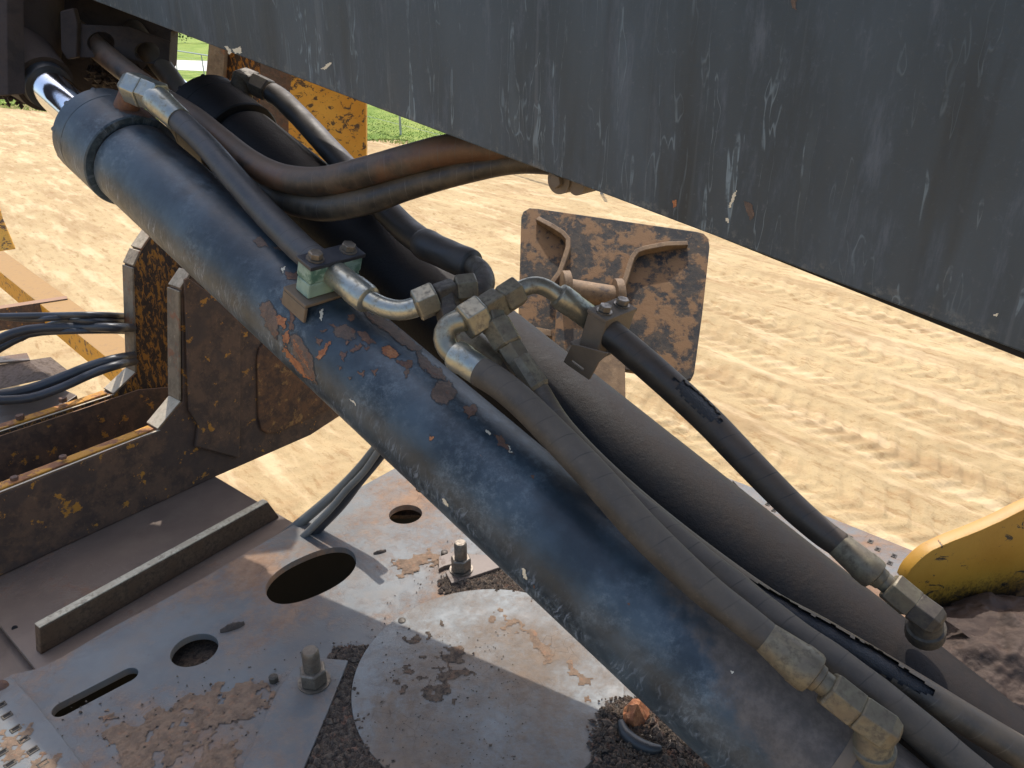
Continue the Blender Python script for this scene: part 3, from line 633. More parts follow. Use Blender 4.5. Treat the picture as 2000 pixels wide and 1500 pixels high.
# base cap
MB().lathe(gN(tL - .001), -a, [(0, .086), (.02, .086), (.05, .07), (.12, .06)], n=64).build('base_cap', M['clevis'], near, smooth=True)
tb = t_at(NA, 1600, 1500)
MB().lathe(gN(tb), -a, [(-.004, R + .0005), (-.002, R + .002), (.010, R + .002), (.012, R + .0005)], n=96, cap=False).build('weld_seam', M['bracket'], near, smooth=True)
ns = lambda x, y: surf(NA, R + .0007, x, y)
K = lambda lst: [(450 + .35 * x, 380 + .35 * y) for x, y in lst]
FL = [('primer', [(155, 600), (170, 640), (180, 615), (215, 603), (245, 640), (262, 720), (250, 800), (225, 760), (195, 720)]),
 ('rustor', [(252, 680), (305, 690), (298, 745), (262, 722)]), ('rustpatch', [(325, 620), (352, 655), (355, 690), (348, 750), (322, 740), (334, 680)]), ('rustor', [(288, 785), (320, 762), (338, 800), (308, 840)]),
 ('primer', [(345, 800), (382, 795), (445, 900), (472, 1035), (420, 1000), (372, 900), (345, 860)]), ('rustor', [(350, 815), (372, 830), (420, 930), (440, 980), (400, 930), (352, 850)]), ('rustor', [(300, 870), (325, 880), (400, 960), (440, 1020), (380, 980), (330, 920)]), ('rustor', [(345, 950), (365, 955), (420, 1010), (458, 1040), (400, 1015)]),
 ('rustor', [(480, 905), (540, 825), (560, 828), (530, 870), (500, 918)]), ('rustpatch', [(480, 805), (505, 812), (500, 835), (478, 825)]), ('primer', [(590, 742), (650, 732), (692, 760), (692, 792), (640, 808), (588, 775)]),
 ('rustpatch', [(712, 762), (750, 768), (812, 828), (760, 828), (730, 800)]), ('rustpatch', [(668, 868), (720, 832), (736, 850), (690, 884)]), ('rustpatch', [(612, 878), (648, 884), (628, 922)]), ('rustor', [(842, 872), (890, 843), (942, 892), (925, 912), (860, 895)]),
 ('rustpatch', [(932, 930), (1018, 930), (1012, 962), (980, 968)]), ('rustpatch', [(712, 990), (742, 984), (738, 1018)]), ('rustpatch', [(788, 978), (818, 978), (802, 1008)]), ('primer', [(1125, 1115), (1160, 1055), (1215, 1048), (1260, 1110), (1195, 1165), (1150, 1155)]),
 ('rustpatch', [(1308, 1188), (1362, 1178), (1376, 1212), (1330, 1246)]), ('chalk', [(1425, 1318), (1450, 1330), (1447, 1342), (1430, 1332)]), ('rustpatch', [(1478, 1342), (1520, 1362), (1572, 1440), (1500, 1392)]), ('chalk', [(1545, 1405), (1575, 1440), (1560, 1436)]), ('rustor', [(1108, 1343), (1134, 1348), (1120, 1372)]),
 ('primer', [(130, 255), (170, 240), (205, 288), (150, 284)]), ('primer', [(240, 290), (285, 290), (270, 312)]), ('rustpatch', [(310, 440), (372, 436), (365, 470), (320, 465)]), ('chalk', [(280, 408), (312, 398), (292, 416), (290, 440)]), ('chalk', [(660, 1130), (690, 1155), (704, 1170), (680, 1155)]),
 ('rustpatch', [(500, 756), (535, 756), (520, 772)]), ('rustpatch', [(640, 820), (662, 820), (650, 836)]), ('rustpatch', [(748, 845), (768, 850), (758, 872)]), ('rustpatch', [(604, 960), (622, 966), (612, 984)]), ('primer', [(652, 1018), (668, 1020), (660, 1034)]), ('primer', [(980, 980), (1000, 985), (985, 1015), (970, 1015)]),
 ('primer', [(760, 660), (850, 690), (960, 760), (1050, 850), (1030, 870), (950, 830), (880, 770), (800, 720)]), ('primer', [(1050, 880), (1110, 930), (1180, 990), (1200, 1030), (1130, 1010), (1060, 960)]), ('rustpatch', [(655, 680), (690, 672), (688, 692), (668, 700)]),
 ('chalk', [(490, 650), (510, 640), (512, 665), (508, 705), (500, 690)]), ('primer', [(285, 580), (330, 560), (325, 590), (290, 608)]), ('rustpatch', [(560, 730), (600, 735), (585, 748)])]
ns2 = lambda x, y: surf(NA, R + .0004, x, y)
for k_, (mt, pl) in enumerate(FL):
    q_ = K(pl); cx_ = sum(p[0] for p in q_) / len(q_); cy_ = sum(p[1] for p in q_) / len(q_)
    f_ = lambda g, dx=0, dy=0: [(cx_ + (x - cx_) * g + dx, cy_ + (y - cy_) * g + dy) for x, y in q_]
    sz = max(4, max(abs(x - cx_) + abs(y - cy_) for x, y in q_))
    scar_on(ns2, f_(1.18 + 2 / sz), 'lifted_paint_edge', M['edgepaint'], near, 1.5, 3.0, sd=k_)
    scar_on(ns, f_(1.12), 'paint_flake', M[mt], near, 1.5, 3.0, sd=k_)
for mt, pl in (('chalk', [(862, 972), (870, 975), (876, 990), (868, 986)]), ('chalk', [(1019, 1108), (1026, 1112), (1030, 1134), (1022, 1128)]), ('rustpatch', [(1040, 1142), (1045, 1145), (1043, 1152)]), ('rustpatch', [(1224, 1176), (1231, 1178), (1228, 1184)]), ('chalk', [(1427, 1308), (1434, 1312), (1430, 1317)]), ('rustpatch', [(1035, 928), (1044, 928), (1042, 936)])):
    scar_on(ns, pl, 'paint_flake', M[mt], near, 1.5, 1.2)
hs = lambda x, y: surf(NA, .1002, x, y)
scar_on(hs, [(228, 190), (245, 184), (262, 205), (280, 212), (300, 226), (290, 232), (262, 222), (240, 218), (224, 208)], 'bare_patch', M['rustpatch'], near, 1.7, 2)
# ------------------------------------------------------------------ far cylinder
farc, gF, fF, fR, fE, fL = prof_thing(FA, M['far'], 'hydraulic_cylinder', 'sooty black cylinder lying behind the navy one, under the hoses', (428, 190), (500, 248), (330, 112), .034, M['chrome'], (2250, 1640))
fs = lambda x, y: surf(FA, R + .0007, x, y)
# ------------------------------------------------------------------ hose ends and hoses
def port_elbow(name, parent, block, nut0, nut1, down, r, mat, mat2, rr=None):
    """forged block: hex barrel along the hose plus a stem into the port"""
    hexnut('swivel_nut', nut0, nut1, r, mat2, parent)
    d = (block - nut1)
    turned('elbow_block', nut1, block, [(0, r * .9), (.04, r * 1.0), (.72, r * 1.0), (.92, r * .8), (1, r * .5)], mat, parent, n=6, rot=.3, smooth=False, bevel=r * .12)
    mid = nut1 + d * .5
    turned('port_stem', mid, down, [(0, r * .85), (.55, r * .95), (.56, r * 1.12), (1, r * 1.12)], mat, parent, n=20, bevel=.001)
def ferrule(parent, p0, p1, r0, r1, mat, label=None):
    return turned('ferrule', p0, p1, [(0, r0 * .98), (.01, r0), (.62, r1 * .98), (.66, r1 * 1.03), (.9, r1 * 1.03), (.97, r1 * .96), (1, r1 * .72)], mat, parent, label=label)
def W(x, y, d): return P(x, y, d)
def pr(wd, d): return wd * d / 2 / F
# hose A
hA = thing('hydraulic_hose', 'black wrapped hose from the navy cylinder head to the green clamp, with silver bent tube', 'hose', W(560, 463, 1.33))
tube('hose_body', px([(345, 230, 1.48, 44), (399, 281, 1.44, 46), (456, 346, 1.40, 50), (513, 410, 1.36, 54), (562, 460, 1.315, 57), (600, 496, 1.275, 57), (640, 524, 1.245, 56)]), M['hose'], hA)
ferrule(hA, W(350, 235, 1.477), W(300, 190, 1.50), pr(50, 1.48), pr(54, 1.5), M['zinc'])
hexnut('swivel_nut', W(314, 192, 1.497), W(284, 180, 1.507), pr(62, 1.5), M['zinc'], hA, .1)
pb = W(262, 172, 1.515)
turned('elbow_block', W(285, 182, 1.507), W(248, 166, 1.52), [(0, pr(66, 1.5)), (.7, pr(66, 1.5)), (1, pr(50, 1.5))], M['zinc'], hA, n=6, rot=.1, smooth=False, bevel=.003)
turned('port_stem', pb, gN(t_at(NA, 262, 230)) , [(0, .022), (.5, .024), (1, .024)], M['rustpatch'], hA, n=24)
ferrule(hA, W(636, 521, 1.245), W(722, 588, 1.20), pr(52, 1.23), pr(58, 1.20), M['zinc'])
tube('bent_tube', px([(700, 572, 1.207, 40), (725, 588, 1.20, 40), (750, 600, 1.195, 40), (780, 606, 1.19, 40), (808, 601, 1.19, 40), (835, 590, 1.19, 40)]), M['zinc'], hA, n=32)
turned('tube_collar', W(812, 599, 1.19), W(826, 594, 1.19), [(0, pr(42, 1.19)), (.3, pr(47, 1.19)), (1, pr(50, 1.19))], M['dirtyfit'], hA, n=32)
hexnut('swivel_nut', W(812, 598, 1.19), W(853, 580, 1.195), pr(68, 1.19), M['zinc2'], hA, .5)
# tee one
t1 = thing('tee_fitting', 'upper left dirt darkened tee joining two hoses between the cylinders', 'pipe fitting', W(875, 572, 1.2))
turned('tee_run', W(851, 581, 1.195), W(893, 566, 1.205), [(0, pr(44, 1.2)), (.08, pr(60, 1.2)), (.92, pr(60, 1.2)), (1, pr(44, 1.2))], M['darkfit'], t1, n=4, rot=.8, smooth=False, bevel=.003)
turned('tee_branch', W(872, 574, 1.2), W(884, 640, 1.19), [(0, pr(46, 1.2)), (.4, pr(50, 1.2)), (.5, pr(56, 1.2)), (1, pr(54, 1.2))], M['darkfit'], t1, n=6, rot=.2, smooth=False, bevel=.002)
# hose D
hD = thing('hydraulic_hose', 'dark hose arching from the sooty cylinder head down to the upper tee', 'hose', W(640, 290, 1.6))
tube('hose_body', px([(532, 182, 1.76, 40), (552, 196, 1.74, 41), (583, 226, 1.70, 41), (614, 259, 1.66, 43), (640, 288, 1.63, 44), (668, 318, 1.59, 46), (705, 362, 1.53, 50), (755, 412, 1.45, 53), (793, 449, 1.40, 54), (830, 477, 1.35, 55)]), M['hose_far'], hD)
tube('sleeve', px([(826, 474, 1.352, 57), (835, 480, 1.34, 63), (862, 492, 1.32, 60), (890, 505, 1.30, 61), (912, 514, 1.285, 62), (922, 518, 1.278, 58)]), M['hose_far'], hD, wob=.0008)
tube('bent_tube', px([(905, 512, 1.285, 40), (928, 520, 1.27, 40), (942, 534, 1.25, 41), (946, 553, 1.23, 42), (938, 570, 1.215, 42), (922, 572, 1.21, 42), (905, 566, 1.207, 42)]), M['darkfit'], hD, n=32)
hexnut('swivel_nut', W(890, 566, 1.205), W(930, 561, 1.212), pr(58, 1.21), M['dirtyfit'], hD, .35)
hexnut('swivel_nut', W(526, 178, 1.765), W(495, 163, 1.775), pr(46, 1.77), M['darkfit'], hD, .2)
turned('elbow_block', W(497, 164, 1.775), W(462, 150, 1.785), [(0, pr(52, 1.77)), (.75, pr(52, 1.77)), (1, pr(38, 1.77))], M['darkfit'], hD, n=4, rot=.6, smooth=False, bevel=.004)
turned('port_stem', W(476, 160, 1.78), gF(t_at(FA, 472, 228)), [(0, .026), (.4, .03), (1, .03)], M['darkfit'], hD, n=24)
# hose B
hB = thing('hydraulic_hose', 'dusty wrapped hose from the lower tee down along the top of the navy cylinder', 'hose', W(1157, 924, 1.0))
tube('hose_body', px([(938, 726, 1.085, 60), (975, 749, 1.07, 60), (1024, 790, 1.05, 61), (1085, 851, 1.03, 64), (1157, 926, 1.0, 68), (1243, 1022, .97, 70), (1308, 1087, .95, 69), (1388, 1160, .93, 66), (1450, 1208, .915, 64), (1504, 1251, .905, 62)]), M['hose_dusty'], hB, n=36)
ferrule(hB, W(948, 732, 1.083), W(886, 690, 1.105), pr(60, 1.08), pr(60, 1.1), M['zinc'])
tube('bent_tube', px([(900, 700, 1.10, 42), (878, 685, 1.108, 43), (868, 662, 1.112, 44), (874, 640, 1.112, 45), (892, 628, 1.11, 45), (912, 624, 1.108, 45)]), M['zinc2'], hB, n=32)
hexnut('swivel_nut', W(905, 632, 1.105), W(944, 608, 1.115), pr(78, 1.11), M['zinc2'], hB, .45)
ferrule(hB, W(1496, 1245, .906), W(1592, 1320, .883), pr(64, .9), pr(84, .885), M['dirtyfit'])
turned('neck', W(1585, 1315, .885), W(1630, 1350, .875), [(0, pr(60, .88)), (.35, pr(56, .88)), (.4, pr(48, .88)), (1, pr(48, .88))], M['dirtyfit'], hB)
port_elbow('elbow', hB, W(1752, 1442, .853), W(1616, 1342, .878), W(1674, 1388, .868), gN(t_at(NA, 1690, 1530)) * .35 + W(1716, 1440, .87) * .65, pr(80, .87), M['dirtyfit'], M['dirtyfit'])
# tee two
t2 = thing('tee_fitting', 'lower right tan coated tee whose branch points down the frame', 'pipe fitting', W(960, 600, 1.12))
turned('tee_run', W(940, 611, 1.115), W(982, 585, 1.13), [(0, pr(50, 1.12)), (.08, pr(66, 1.12)), (.92, pr(66, 1.12)), (1, pr(50, 1.12))], M['dirtyfit'], t2, n=4, rot=.8, smooth=False, bevel=.003)
turned('tee_branch', W(958, 600, 1.12), W(970, 640, 1.115), [(0, pr(50, 1.12)), (.5, pr(52, 1.12)), (1, pr(52, 1.12))], M['dirtyfit'], t2, n=4, rot=.5, smooth=False, bevel=.003)
# hose F with torn jacket
hF = thing('hydraulic_hose', 'black hose with its jacket torn open, lower right beside the sooty cylinder', 'hose', W(1600, 1232, 1.0))
hexnut('swivel_nut', W(966, 628, 1.116), W(994, 676, 1.11), pr(64, 1.11), M['dirtyfit'], hF, .3)
hexnut('ferrule_hex', W(992, 672, 1.11), W(1012, 704, 1.108), pr(54, 1.11), M['dirtyfit'], hF, .1)
turned('ferrule', W(1010, 700, 1.108), W(1050, 762, 1.10), [(0, pr(46, 1.1)), (.05, pr(52, 1.1)), (.9, pr(58, 1.1)), (1, pr(50, 1.1))], M['dirtyfit'], hF, n=12, smooth=False, bevel=.001)
Fp = px([(1046, 756, 1.10, 46), (1100, 838, 1.09, 46), (1200, 940, 1.08, 46), (1330, 1050, 1.06, 48), (1490, 1170, 1.015, 54), (1600, 1232, .985, 56), (1700, 1291, .965, 58), (1800, 1352, .945, 60), (1900, 1414, .93, 62), (2060, 1510, .91, 64)])
def tear(u, rd, p):
    s = (cam_o - p).normalized(); c = s + Vector((0, .1, .45)); an = rd.angle(c)
    w_ = .62 + .22 * math.sin(u * 60) * math.sin(u * 23 + 1) + .08 * math.sin(u * 310)
    return .47 < u < .86 and an < (w_ + .12) * min(1, (u - .47) * 22, (.86 - u) * 9)
tube('jacket', Fp, M['hose_olive'], hF, n=40, hole=tear, cap=False)
tube('inner_core', Fp, M['braid'], hF, n=28, shrink=.0045)
# hose Cc (second dusty)
hC = thing('hydraulic_hose', 'tan dusted hose between the front hose and the torn hose, lower right', 'hose', W(1540, 1232, .97))
hexnut('swivel_nut', W(884, 634, 1.19), W(908, 660, 1.18), pr(52, 1.18), M['darkfit'], hC, .3)
turned('ferrule', W(905, 655, 1.18), W(985, 722, 1.15), [(0, pr(44, 1.17)), (.1, pr(56, 1.17)), (.9, pr(54, 1.15)), (1, pr(48, 1.15))], M['dirtyfit'], hC, n=24)
tube('hose_body', px([(978, 716, 1.152, 48), (1100, 850, 1.11, 52), (1220, 970, 1.07, 56), (1340, 1074, 1.02, 62), (1420, 1138, 1.0, 64), (1540, 1232, .965, 66), (1648, 1308, .94, 68), (1740, 1378, .92, 70), (1820, 1446, .905, 72), (1920, 1530, .89, 74)]), M['hose_dusty'], hC, n=36, wob=.0006)
# hose E
hE = thing('hydraulic_hose', 'dark hose from the dusty clamp to the sooty cylinder base, against open sand', 'hose', W(1383, 817, 1.12))
hexnut('swivel_nut', W(980, 588, 1.13), W(1014, 566, 1.14), pr(62, 1.14), M['dirtyfit'], hE, .35)
tube('bent_tube', px([(1005, 572, 1.138, 34), (1024, 562, 1.142, 34), (1048, 557, 1.148, 34), (1072, 565, 1.155, 34), (1095, 582, 1.16, 34), (1110, 592, 1.163, 34)]), M['zinc2'], hE, n=32)
ferrule(hE, W(1172, 636, 1.19), W(1088, 574, 1.158), pr(50, 1.18), pr(50, 1.16), M['zinc2'])
def sore(u, rd, p):
    c = (cam_o - p).normalized() + Vector((.5, .3, .45)) * .7
    return ((u - .42) / .095) ** 2 + (rd.angle(c) / .6) ** 2 < 1 + .25 * math.sin(u * 260)
Ep = px([(1160, 626, 1.175, 50), (1200, 658, 1.152, 57), (1267, 715, 1.14, 59), (1333, 774, 1.13, 59), (1390, 828, 1.12, 59), (1462, 903, 1.09, 58), (1540, 982, 1.07, 56), (1600, 1035, 1.055, 54), (1640, 1064, 1.047, 52)])
tube('jacket', Ep, M['hose_e'], hE, n=44, hole=sore, step=.004)
tube('inner_core', Ep, M['braid'], hE, n=28, shrink=.0018)
ferrule(hE, W(1634, 1060, 1.048), W(1712, 1126, 1.028), pr(52, 1.04), pr(62, 1.03), M['dirtyfit'])
turned('neck', W(1706, 1120, 1.03), W(1748, 1152, 1.02), [(0, pr(46, 1.03)), (.4, pr(42, 1.03)), (.45, pr(38, 1.03)), (1, pr(38, 1.03))], M['dirtyfit'], hE)
port_elbow('elbow', hE, W(1838, 1222, .99), W(1736, 1142, 1.022), W(1784, 1182, 1.01), W(1806, 1238, 1.03), pr(66, 1.01), M['darkfit'], M['dirtyfit'])
# boom hoses G1, G2
hG = thing('hydraulic_hose', 'thick orange brown stained hose sweeping up and under the boom, upper one', 'hose', W(640, 353, 1.35))
tube('hose_body', px([(150, 60, 1.9, 44), (178, 84, 1.85, 44), (241, 136, 1.75, 43), (315, 189, 1.66, 42), (380, 229, 1.6, 42), (432, 272, 1.52, 46), (484, 314, 1.46, 50), (536, 342, 1.42, 53), (588, 354, 1.38, 56), (640, 353, 1.35, 57), (718, 334, 1.31, 57), (796, 312, 1.28, 58), (880, 292, 1.265, 60), (960, 288, 1.255, 60), (1060, 290, 1.24, 60), (1200, 310, 1.2, 60)]), M['hose_brown'], hG)
hG2 = thing('hydraulic_hose', 'thick olive dusted hose sweeping under the boom, beneath the orange stained one', 'hose', W(640, 407, 1.38))
tube('hose_body', px([(262, 60, 1.97, 42), (288, 96, 1.9, 42), (336, 157, 1.82, 40), (385, 232, 1.72, 38), (440, 300, 1.62, 40), (500, 355, 1.52, 44), (549, 386, 1.46, 48), (588, 399, 1.42, 52), (640, 405, 1.38, 54), (718, 392, 1.34, 53), (796, 366, 1.31, 50), (900, 338, 1.28, 46), (1005, 318, 1.255, 44), (1100, 322, 1.24, 44), (1220, 340, 1.2, 44)]), M['hose_olive'], hG2)
# ------------------------------------------------------------------ clamps
def bolt_head(p, ax, r, mat, parent, h=None):
    h = h or r * .9
    turned('bolt_washer', p, p + ax * .0022, [(0, r * 1.25), (1, r * 1.25)], mat, parent, n=24)
    hexnut('clamp_bolt', p + ax * .0024, p + ax * (.0024 + h), r, mat, parent, rot=random.random())
e1 = -NA[0]; e2 = bnrm.copy(); e3 = e1.cross(e2).normalized()
if e3.z < 0: e3 = -e3
k0 = W(578, 499, 1.20)       # top-left-near corner of the top plate
cl = thing('pipe_clamp', 'mint green plastic pipe clamp with black top plate on the navy cylinder', 'pipe clamp', k0 - e3 * .07)
Lx, Ly, Hp = .039, .109, .007
MB().box(k0 - e3 * Hp, e1 * Lx, e2 * Ly, e3 * Hp).build('top_plate', M['black'], cl, bevel=.0012)
MB().box(k0 + e1 * .002 + e2 * .003 - e3 * (Hp + .0272), e1 * (Lx - .004), e2 * (Ly - .006), e3 * .027).build('clamp_half', M['green'], cl, bevel=.003)
MB().box(k0 + e1 * .003 + e2 * .004 - e3 * (Hp + .0555), e1 * (Lx - .006), e2 * (Ly - .008), e3 * .028).build('clamp_half', M['green'], cl, bevel=.003)
for q in (.2, .8): bolt_head(k0 + e1 * Lx * .5 + e2 * Ly * q + e3 * .0002, e3, .0115, M['bolt'], cl)
kb = k0 - e3 * (Hp + .0565)
br = [kb - e1 * .012 - e2 * .008, kb - e1 * .012 + e2 * (Ly + .004), kb + e1 * (Lx + .008) + e2 * (Ly + .004), kb + e1 * (Lx + .008) - e2 * .008]
slab('base_plate', br, -e3 * .006, M['bracket'], cl)
MB().box(kb - e1 * .012 - e2 * .008 - e3 * .0065, e1 * (Lx + .020), e2 * .006, -e3 * .028).build('bracket_leg', M['bracket'], cl, bevel=.0015)
MB().box(kb - e1 * .012 + e2 * (Ly - .002) - e3 * .0065, e1 * (Lx + .020), e2 * .006, -e3 * .03).build('bracket_leg', M['bracket'], cl, bevel=.0015)
# dusty clamp 2, leaning
q0 = W(1147, 603, 1.14); rt = Vector((1, 0, 0))
g1 = (rt * .704 - upv * .503 - fw * .503).normalized(); g2 = (bnrm - g1 * bnrm.dot(g1)).normalized(); g3 = g1.cross(g2).normalized()
if g3.z < 0: g3 = -g3
cl2 = thing('pipe_clamp', 'brown dust covered clamp with two bolts standing against the sand, right of the tees', 'pipe clamp', q0 - g3 * .06)
MB().box(q0 - g3 * .006, g1 * .038, g2 * .078, g3 * .006).build('top_plate', M['bracket'], cl2, bevel=.0012)
MB().box(q0 + g1 * .001 + g2 * .002 - g3 * .063, g1 * .036, g2 * .074, g3 * .0565).build('clamp_block', M['bracket'], cl2, bevel=.002)
for q in (.22, .78): bolt_head(q0 + g1 * .019 + g2 * .078 * q + g3 * .0002, g3, .0098, M['bolt'], cl2)
f0_ = q0 - g3 * .0635 - g1 * .012
slab('slotted_bracket', [f0_ - g2 * .004, f0_ + g2 * .075, f0_ + g2 * .075 + g1 * .055, f0_ - g2 * .004 + g1 * .055], -g3 * .004, M['bracket'], cl2)
fb0 = W(1116, 672, 1.15); u1 = g1; u3 = -g3
def brk(x, y): return onplane(x, y, fb0, (g2 + g3 * .25).normalized())
slab('bracket_leg', [brk(1117, 672), brk(1100, 707), brk(1112, 716), brk(1150, 742), brk(1158, 728), brk(1168, 708), brk(1180, 698), brk(1186, 690)], g2 * .004, M['bracket'], cl2, holes=[[brk(1114, 706), brk(1117, 703), brk(1140, 720), brk(1138, 724)]], bevel=.0008)
# ------------------------------------------------------------------ boom foot casting, upper left
cv = thing('boom_bracket', 'dark brown dust caked bracket under the boom that takes the cylinder rods, top left', 'bracket', W(120, 80, 1.9))
def vp(x, y, d=1.95): return onplane(x, y, W(150, 100, d), Vector((.25, -1, .1)).normalized())
slab('back_plate', [vp(-160, -260), vp(600, -260), vp(600, 40), vp(334, 62), vp(331, 128), vp(296, 168), vp(240, 182), vp(150, 186), vp(70, 192), vp(-160, 200)], Vector((0, .05, 0)), M['clevis'], cv)
def vq(x, y): return onplane(x, y, W(30, 100, 1.72), Vector((1, -.35, 0)).normalized())
slab('cheek_plate', [W(-120, -150, 1.6), W(2, -150, 1.6), W(8, 30, 1.62), W(16, 186, 1.64), W(-120, 190, 1.6)], Vector((.02, .03, 0)), M['clevis'], cv)
turned('pin_boss', W(60, -60, 1.78), W(62, 172, 1.84), [(0, .07), (.6, .065), (1, .05)], M['clevis'], cv, n=32)
hb = lambda x, y: onplane(x, y, W(230, 100, 1.80), Vector((.35, -1, .35)).normalized())
slab('hose_guide_plate', [hb(130, 40), hb(160, 48), hb(250, 52), hb(332, 82), hb(330, 128), hb(300, 126), hb(240, 112), hb(160, 112), hb(132, 110)], Vector((.0, .012, 0)), M['clevis'], cv,
     holes=[[hb(*p) for p in oval(197, 84, 27, 22)], [hb(*p) for p in oval(287, 102, 25, 20)]])
slab('guide_flange', [hb(126, 22), hb(152, 16), hb(160, 46), hb(158, 112), hb(140, 116), hb(128, 98)], Vector((0, -.02, 0)), M['clevis'], cv, bevel=.003)
def clump(name, pts, r, mat, parent, n=140, kind='stuff'):
    V = []; Fc = []
    for i in range(n):
        k = random.randrange(len(pts) - 1); t = random.random(); p = pts[k].lerp(pts[k + 1], t) + Vector([random.gauss(0, r) for _ in range(3)])
        s = random.uniform(.3, 1) * r; b = len(V)
        for vx in ((1, 0, 0), (-1, 0, 0), (0, 1, 0), (0, -1, 0), (0, 0, 1), (0, 0, -1)): V.append(p + Vector(vx) * s * random.uniform(.6, 1.3))
        for f in ((0, 2, 4), (2, 1, 4), (1, 3, 4), (3, 0, 4), (2, 0, 5), (1, 2, 5), (3, 1, 5), (0, 3, 5)): Fc.append(tuple(b + q for q in f))
    return mk(name, V, Fc, mat, parent, kind=kind)
clump('caked_dirt', [W(10, 186, 1.9), W(60, 184, 1.88), W(75, 190, 1.86)], .009, M['clevis'], cv, 260)
clump('caked_dirt', [W(190, 150, 1.9), W(215, 140, 1.9), W(290, 160, 1.9)], .012, M['clevis'], cv, 320)
# ------------------------------------------------------------------ turntable deck
zD = DECK
def D(x, y, dz=0): return Zp(x, y, zD + dz)
deck = thing('turntable_deck', 'blue grey steel deck plate with cut-out holes under the cylinders', 'deck plate', D(600, 1250))
out = [(-160, 1400), (0, 1330), (24, 1317), (72, 1306), (120, 1284), (210, 1230), (300, 1182), (400, 1127), (500, 1068), (560, 1033), (660, 975), (770, 915), (840, 878), (960, 860), (1100, 858), (1250, 880), (1400, 925), (1650, 1022), (1790, 1078), (2300, 1290), (2500, 1700), (1300, 2400), (200, 2400), (-400, 1800)]
holes = []
def slot(x0, y0, x1, y1, wd):
    A, B = D(x0, y0), D(x1, y1); d = (B - A).normalized(); n = Vector((-d.y, d.x, 0)); r = wd / 2; L = []
    for i in range(13): t = math.pi * i / 12; L.append(B + d * r * math.sin(t) + n * r * math.cos(t))
    for i in range(13): t = math.pi * i / 12; L.append(A - d * r * math.sin(t) - n * r * math.cos(t))
    return L
def hole_px(cx, cy, wpx, asp=1.0, n=44):
    c_ = D(cx, cy); r = (D(cx + wpx / 2, cy) - c_).length; return [c_ + Vector((math.cos(6.2832 * i / n) * r, math.sin(6.2832 * i / n) * r * asp, 0)) for i in range(n)]
holes = [[D(*p) for p in oval(607, 1124, 94, 40, math.radians(-24), 56, 2.3)], hole_px(380, 1269, 88), hole_px(792, 1004, 64), [D(*p) for p in oval(824, 955, 12, 7)], slot(123, 1384, 250, 1318, .036)]
slab('deck_plate', [D(*p) for p in out], Vector((0, 0, -.016)), M['deck'], deck, holes=holes, bevel=.001)
# dirt-filled pan under the round holes, near-black box added below the rest so holes read dark
MB().box(D(380, 1269, -.055) + Vector((-.075, -.06, 0)), Vector((.15, 0, 0)), Vector((0, .16, 0)), Vector((0, 0, .01))).build('under_pan', M['dirt'], deck)
MB().box(D(792, 1004, -.05) + Vector((-.035, -.02, 0)), Vector((.10, 0, 0)), Vector((0, .10, 0)), Vector((0, 0, .01))).build('under_pan', M['dirt'], deck)
dv = (D(770, 915) - D(100, 1285)).normalized(); dw = Vector((-dv.y, dv.x, 0)); iw = -dw if (D(600, 1300) - D(300, 1182)).dot(-dw) > 0 else dw
wc = D(60, 1330, -.30) + iw * .04; well = [wc, wc + dv * 1.1, wc + dv * 1.1 + iw * .95, wc + iw * .95]
slab('hole_shade_floor', well, Vector((0, 0, -.02)), M['void'], deck)  # added near-black floor, keeps the deck holes dark
MB().box(D(60, 1330, -.0165) + iw * .03, dv * 1.15, iw * .012, Vector((0, 0, -.28))).build('hole_shade_wall', M['void'], deck)
MB().box(D(30, 1345, -.0165) + iw * .03, dv * .012, iw * .9, Vector((0, 0, -.28))).build('hole_shade_wall', M['void'], deck)
# wedge plates with bolts
def stud(p, h, r, parent, cone=True, m='bolt'):
    turned('washer', p, p + up * .003, [(0, r * 1.15), (1, r * 1.15)], M[m], parent, n=28)
    hexnut('hex_nut', p + up * .0032, p + up * .034, r, M[m], parent, rot=.35)
    turned('stud', p + up * .03, p + up * h, [(0, r * .62), (.3, r * .62), (.88, r * .62), (1, r * .5)], M[m], parent, n=28)
wg = thing('retainer_plate', 'wedge shaped grey retainer plate with a tall hex bolt, left of the big disc', 'plate', D(600, 1340))
slab('wedge', [D(*p, .0005) for p in ((546, 1352), (572, 1316), (600, 1292), (640, 1293), (681, 1297), (640, 1400), (590, 1520), (520, 1700), (400, 1700), (478, 1500))], Vector((0, 0, .010)), M['deck'], wg)
stud(D(614, 1332, .0108), .078, .026, wg)
wg2 = thing('retainer_plate', 'small notched retainer plate with a hex bolt, in sun above the big disc', 'plate', D(900, 1120))
slab('wedge', [D(*p, .0005) for p in ((857, 1094), (878, 1086), (985, 1092), (1030, 1105), (984, 1112), (882, 1146), (870, 1124), (888, 1116), (884, 1108), (868, 1112), (857, 1118))], Vector((0, 0, .010)), M['deckbrown'], wg2)
stud(D(901, 1112, .0108), .074, .023, wg2)
pk = thing('deck_peg', 'tiny round peg standing on the deck left of the wedge plate bolt', 'peg', D(535, 1328)); turned('peg_body', D(535, 1330), D(535, 1330) + up * .014, [(0, .0085), (.8, .0085), (1, .005)], M['darkfit'], pk, n=20)
pk = thing('deck_peg', 'tiny round peg standing beside the sunlit bolt plate', 'peg', D(868, 1080)); turned('peg_body', D(868, 1083), D(868, 1083) + up * .010, [(0, .008), (.8, .008), (1, .005)], M['darkfit'], pk, n=20)
